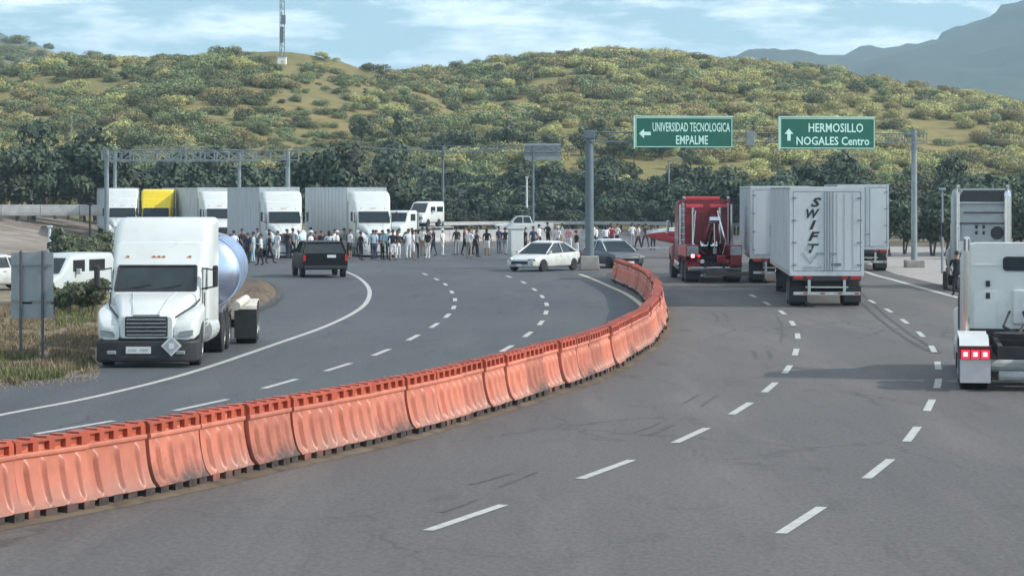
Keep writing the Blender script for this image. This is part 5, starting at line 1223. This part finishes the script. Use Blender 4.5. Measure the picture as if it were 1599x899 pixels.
POSES = [dict(), dict(stride=.5), dict(stride=-.35, armR=((.30, .06, 1.16), (.20, .26, 1.22))), dict(armL=((.27, .02, 1.14), (.12, .22, 1.10)), armR=((.27, .02, 1.14), (.12, .22, 1.12)), lean=.05),
         dict(w=1.14, stride=.2), dict(armR=((.33, .05, 1.33), (.25, .10, 1.60)), stride=.15), dict(hem=.52, w=1.05), dict(sit=1, lean=.12), dict(lean=-.05, armL=((.36, -.03, 1.18), (.2, -.02, 1.02))), dict(lean=.28, stride=.3, armR=((.28, .12, 1.15), (.2, .34, 1.02))), dict(w=.93, stride=-.6, armL=((.26, -.08, 1.14), (.25, -.16, .92)), armR=((.26, .08, 1.14), (.24, .24, .95))), dict(w=1.05, armL=((.38, -.03, 1.18), (.2, .03, 1.03)), armR=((.38, -.03, 1.18), (.2, .03, 1.03)))]
PM = [make_person_mesh(p) for p in POSES]
hm = MB(); 
def hair_mesh(long=False, cap=False, lean=0):
    mb = MB(); c = (0, 0, 1.655)
    secs = []
    for zz, r in ((-.035, .098), (.0, .103), (.04, .098), (.075, .075), (.095, .04), (.10, .01)):
        secs.append([(r*math.cos(a*math.pi/6)*.92, r*math.sin(a*math.pi/6)*1.02-.012-(0 if cap else .018*(zz < .03)), 1.665+zz) for a in range(12)])
    mb.loft(secs)
    if long: mb.loft([[(.085*math.cos(a*math.pi/4), -.05+.045*math.sin(a*math.pi/4), z) for a in range(8)] for z in (1.68, 1.55, 1.42, 1.36)])
    if cap: mb.loft([[(.1*math.cos(a*math.pi/6)*.8, .06+.10*math.sin(a*math.pi/6), 1.655+q) for a in range(7)] for q in (0, .015)])
    me = bpy.data.meshes.new('hair'); me.from_pydata([tuple(v) for v in mb.v], [], mb.f); me.shade_smooth(); me.materials.append(M_hair); return me
def hat_mesh():
    mb = MB().lathe([(1.68, .02), (1.68, .19), (1.695, .19), (1.70, .105), (1.79, .09), (1.80, .02)], 'Z', (0, 0, 0), 16)
    me = bpy.data.meshes.new('hat'); me.from_pydata([tuple(v) for v in mb.v], [], mb.f); me.materials.append(M_plate); return me
HR = {'s': hair_mesh(), 'l': hair_mesh(True), 'c': hair_mesh(cap=True), 'h': hat_mesh()}
CL = {n: mat('cloth_'+n, c, .85, var=.1, scale=12) for n, c in dict(white=(.66, .68, .70), black=(.012, .013, .017), navy=(.02, .03, .07), blue=(.22, .34, .45), grey=(.28, .30, .32), cyan=(.38, .55, .60), pink=(.60, .30, .33), red=(.38, .05, .07), jeans=(.06, .09, .15), khaki=(.3, .25, .18), maroon=(.10, .02, .03)).items()}
HEADMAT = {'s': M_hair, 'l': M_hair, 'c': CL['navy'], 'h': CL['white'], 'w': CL['white']}
def person(px, py, top, bot, pose=0, head='s', yaw=None, label='', z=0, sc=1., Z=None):
    y = G(px, py)[1]+(R.uniform(-.5, 5.5) if px < 1400 else 0); x = PX(px+R.uniform(-2.5, 2.5), y)
    t = thing('person', label, 'person', (x, y, z), R.uniform(-2.6, 2.6) if yaw is None else yaw, 'crowd of people standing on the road')
    s_ = sc*R.uniform(.97, 1.06); t.scale = (s_*1.04, s_*1.04, s_)
    b = bpy.data.objects.new('body', PM[pose]); COL.objects.link(b); b.parent = t
    me = PM[pose]
    while len(me.materials) < 4: me.materials.append(M_skin)
    for i, m in enumerate((M_skin, CL[top], CL[bot], CL['black'])):
        b.material_slots[i].link = 'OBJECT'; b.material_slots[i].material = m
    hk = 'c' if head == 'w' else head
    h_ = bpy.data.objects.new('hair' if head in 'sl' else 'hat', HR[hk]); COL.objects.link(h_); h_.parent = t
    h_.material_slots[0].link = 'OBJECT'; h_.material_slots[0].material = HEADMAT[head]
    h_.location = (0, POSES[pose].get('lean', 0)*.70, 0)
    return t
PEOPLE = [
 (366, 409, 'white', 'navy', 3, 's', 'person in a white top and navy trousers leftmost of the crowd, beside the tanker'),
 (386, 412, 'navy', 'black', 0, 's', 'person all in dark clothes just right of the shiny tank'),
 (396, 411, 'cyan', 'cyan', 4, 'c', 'person dressed in pale cyan between two dark dressed people near the tank'),
 (409, 416, 'white', 'black', 2, 's', 'person in a white shirt and black trousers left of the black vehicle'),
 (421, 416, 'black', 'black', 1, 's', 'person all in black standing nearest left of the black vehicle'),
 (432, 408, 'white', 'white', 0, 'l', 'person dressed in white behind the two black dressed ones left of the black vehicle'),
 (447, 404, 'black', 'navy', 0, 's', 'dark dressed person in front of the second lorry, left one of three'),
 (457, 404, 'grey', 'black', 3, 's', 'person in a grey top in front of the second lorry grille'),
 (468, 404, 'navy', 'black', 8, 's', 'person in a navy top behind the left corner of the black vehicle'),
 (503, 407, 'black', 'black', 5, 's', 'person in black raising one arm behind the black vehicle'),
 (515, 409, 'white', 'grey', 0, 'l', 'long haired person in white behind the right part of the black vehicle'),
 (529, 410, 'white', 'khaki', 4, 'w', 'stout person with a white cap at the right end of the black vehicle'),
 (546, 405, 'white', 'black', 6, 's', 'person in a white shirt and short black trousers right of the black vehicle'),
 (537, 402, 'grey', 'white', 0, 's', 'person in a grey top and white trousers in front of the rightmost lorry'),
 (566, 408, 'black', 'black', 0, 's', 'person in black with arms down in front of the rightmost white lorry'),
 (555, 402, 'white', 'white', 3, 'l', 'person dressed in white left of the black clothed one before the rightmost lorry'),
 (581, 407, 'blue', 'navy', 4, 's', 'person in a light blue shirt bending close to the person in white and navy'),
 (589, 408, 'white', 'navy', 2, 's', 'person in a white shirt and navy trousers beside the light blue shirt'),
 (597, 406, 'blue', 'black', 3, 's', 'person in a pale blue shirt and black trousers under the rightmost lorry bonnet'),
 (603, 401, 'white', 'white', 0, 's', 'person dressed in white at the right corner of the rightmost lorry'),
 (613, 407, 'black', 'white', 6, 's', 'person in a black top over short white trousers near the flatbed lorry cab'),
 (624, 406, 'black', 'white', 8, 'l', 'long haired person in a black top and white skirt before the flatbed lorry'),
 (637, 405, 'white', 'white', 4, 's', 'stout person all in white below the flatbed lorry cab'),
 (644, 401, 'white', 'grey', 0, 's', 'person in white and grey behind the stout white dressed one'),
 (652, 406, 'grey', 'black', 0, 's', 'person in a grey shirt and black trousers under the carried van'),
 (671, 404, 'black', 'white', 0, 's', 'person in a black top and white trousers below the right end of the carried van'),
 (678, 401, 'navy', 'jeans', 1, 's', 'person in dark jeans just right of the black top and white trousers'),
 (691, 402, 'white', 'white', 4, 'w', 'person all in white with a cap, alone right of the flatbed lorry'),
 (716, 399, 'black', 'grey', 0, 's', 'person in a black top left edge of the middle cluster'),
 (728, 402, 'maroon', 'black', 1, 's', 'person in a dark maroon top walking in the middle cluster'),
 (734, 403, 'white', 'khaki', 3, 's', 'person in a white top at the heart of the middle cluster'),
 (737, 398, 'black', 'black', 5, 's', 'person in black with a raised arm at the back of the middle cluster'),
 (745, 402, 'black', 'black', 4, 's', 'stout person in black at the right of the middle cluster'),
 (761, 402, 'black', 'white', 6, 'l', 'long haired person in a black top and long white skirt standing alone'),
 (777, 399, 'navy', 'jeans', 0, 's', 'person in navy and jeans left of the tall white cabinet'),
 (789, 400, 'black', 'grey', 2, 's', 'person in a black jacket touching the tall white cabinet'),
 (823, 398, 'black', 'black', 4, 's', 'stout person in black behind the roof of the white saloon, left one'),
 (834, 398, 'navy', 'black', 0, 's', 'person in navy behind the roof of the white saloon, second one'),
 (857, 387, 'black', 'black', 8, 's', 'person in black with a hand on the hip behind the white saloon'),
 (871, 395, 'white', 'grey', 0, 'w', 'person in a white shirt and cap behind the rear of the white saloon'),
 (889, 397, 'pink', 'white', 0, 's', 'person in a pink top left of the gantry pole'),
 (901, 404, 'black', 'white', 0, 's', 'person in a black top and white trousers against the gantry pole'),
 (933, 393, 'white', 'navy', 0, 's', 'person in a white top just right of the gantry pole'),
 (945, 393, 'white', 'black', 3, 'l', 'long haired person in white between the gantry pole and the red top'),
 (957, 393, 'red', 'black', 2, 's', 'person in a red top behind the dark saloon with a white roof'),
 (987, 386, 'white', 'grey', 0, 's', 'person in pale clothes behind the dark saloon with a white roof, alone'),
 (999, 391, 'white', 'black', 1, 's', 'person in a white top and black trousers left of the red hulled boat'),
 (1018, 394, 'maroon', 'black', 0, 's', 'person in a maroon top standing at the pointed end of the boat'),
 (1492, 462, 'black', 'black', 0, 's', 'person in black standing left of the farther white cab at right'),
]
for px, py, a, b, ps, hd_, lab in PEOPLE: person(px, py, a, b, ps, hd_, None, lab)
# more of the crowd: people behind and between the first ones
for px, py, a, b, ps, hd_, lab in (
 (474, 407, 'cyan', 'grey', 9, 'h', 'person in pale cyan with a white brimmed hat leaning over the black vehicle'),
 (484, 410, 'white', 'navy', 4, 'h', 'stout person with a white hat behind the left roof of the black vehicle'),
 (493, 406, 'maroon', 'black', 10, 's', 'person in maroon between two white tops behind the black vehicle'),
 (522, 404, 'white', 'jeans', 11, 's', 'person in white with hands on hips at the right end of the black vehicle'),
 (377, 405, 'black', 'navy', 10, 's', 'person in black behind the dark dressed pair near the tank'),
 (402, 405, 'grey', 'navy', 11, 's', 'person in grey with hands on hips left of the second lorry'),
 (427, 403, 'blue', 'jeans', 9, 's', 'person in light blue leaning forward left of the second lorry'),
 (484, 400, 'white', 'grey', 10, 's', 'person in white further back beside the second lorry'),
 (540, 398, 'white', 'black', 9, 's', 'person in white leaning forward at the left headlamp of the rightmost lorry'),
 (572, 401, 'white', 'khaki', 11, 'l', 'long haired person in white with hands on hips before the rightmost lorry'),
 (606, 406, 'cyan', 'navy', 10, 's', 'person in cyan and navy at the flatbed lorry corner'),
 (618, 401, 'white', 'white', 9, 's', 'person in white leaning behind the black tops'),
 (645, 407, 'white', 'white', 6, 'l', 'person in a long white outfit left of the grey shirt below the carried van'),
 (660, 401, 'white', 'khaki', 0, 's', 'person in white and khaki below the middle of the carried van'),
 (666, 399, 'navy', 'black', 11, 's', 'person in navy with hands on hips below the carried van'),
 (741, 400, 'grey', 'black', 9, 's', 'person in grey leaning forward inside the middle cluster'),
 (840, 392, 'white', 'black', 10, 's', 'person in white between the dark dressed ones behind the white saloon'),
 (880, 391, 'grey', 'khaki', 0, 's', 'person in grey and khaki left of the pink top'),
 (926, 391, 'white', 'jeans', 10, 's', 'person in white and jeans touching the right side of the gantry pole'),
 (951, 389, 'pink', 'jeans', 9, 's', 'person in pink leaning between the white tops right of the pole'),
 (965, 390, 'white', 'black', 11, 's', 'person in white with hands on hips right of the red top'),
 (1006, 388, 'navy', 'navy', 10, 's', 'person in navy close behind the walker left of the boat')):
    person(px, py, a, b, ps, hd_, None, lab)

# ------------------------------------------------------------------ haze
hz_m = bpy.data.materials.new('haze'); hz_m.use_nodes = True; t = hz_m.node_tree; t.nodes.clear()
pv = N(t, 'ShaderNodeVolumePrincipled'); pv.inputs['Color'].default_value = (.58, .82, 1., 1); pv.inputs['Density'].default_value = .00019; pv.inputs['Anisotropy'].default_value = .1
ou = N(t, 'ShaderNodeOutputMaterial'); t.links.new(pv.outputs[0], ou.inputs['Volume'])
hb = MB().box((0, 5500, 299), (20000, 13500, 602)).build('haze', hz_m, None); tag(hb, 'thin bluish air', 'haze', kind='stuff')
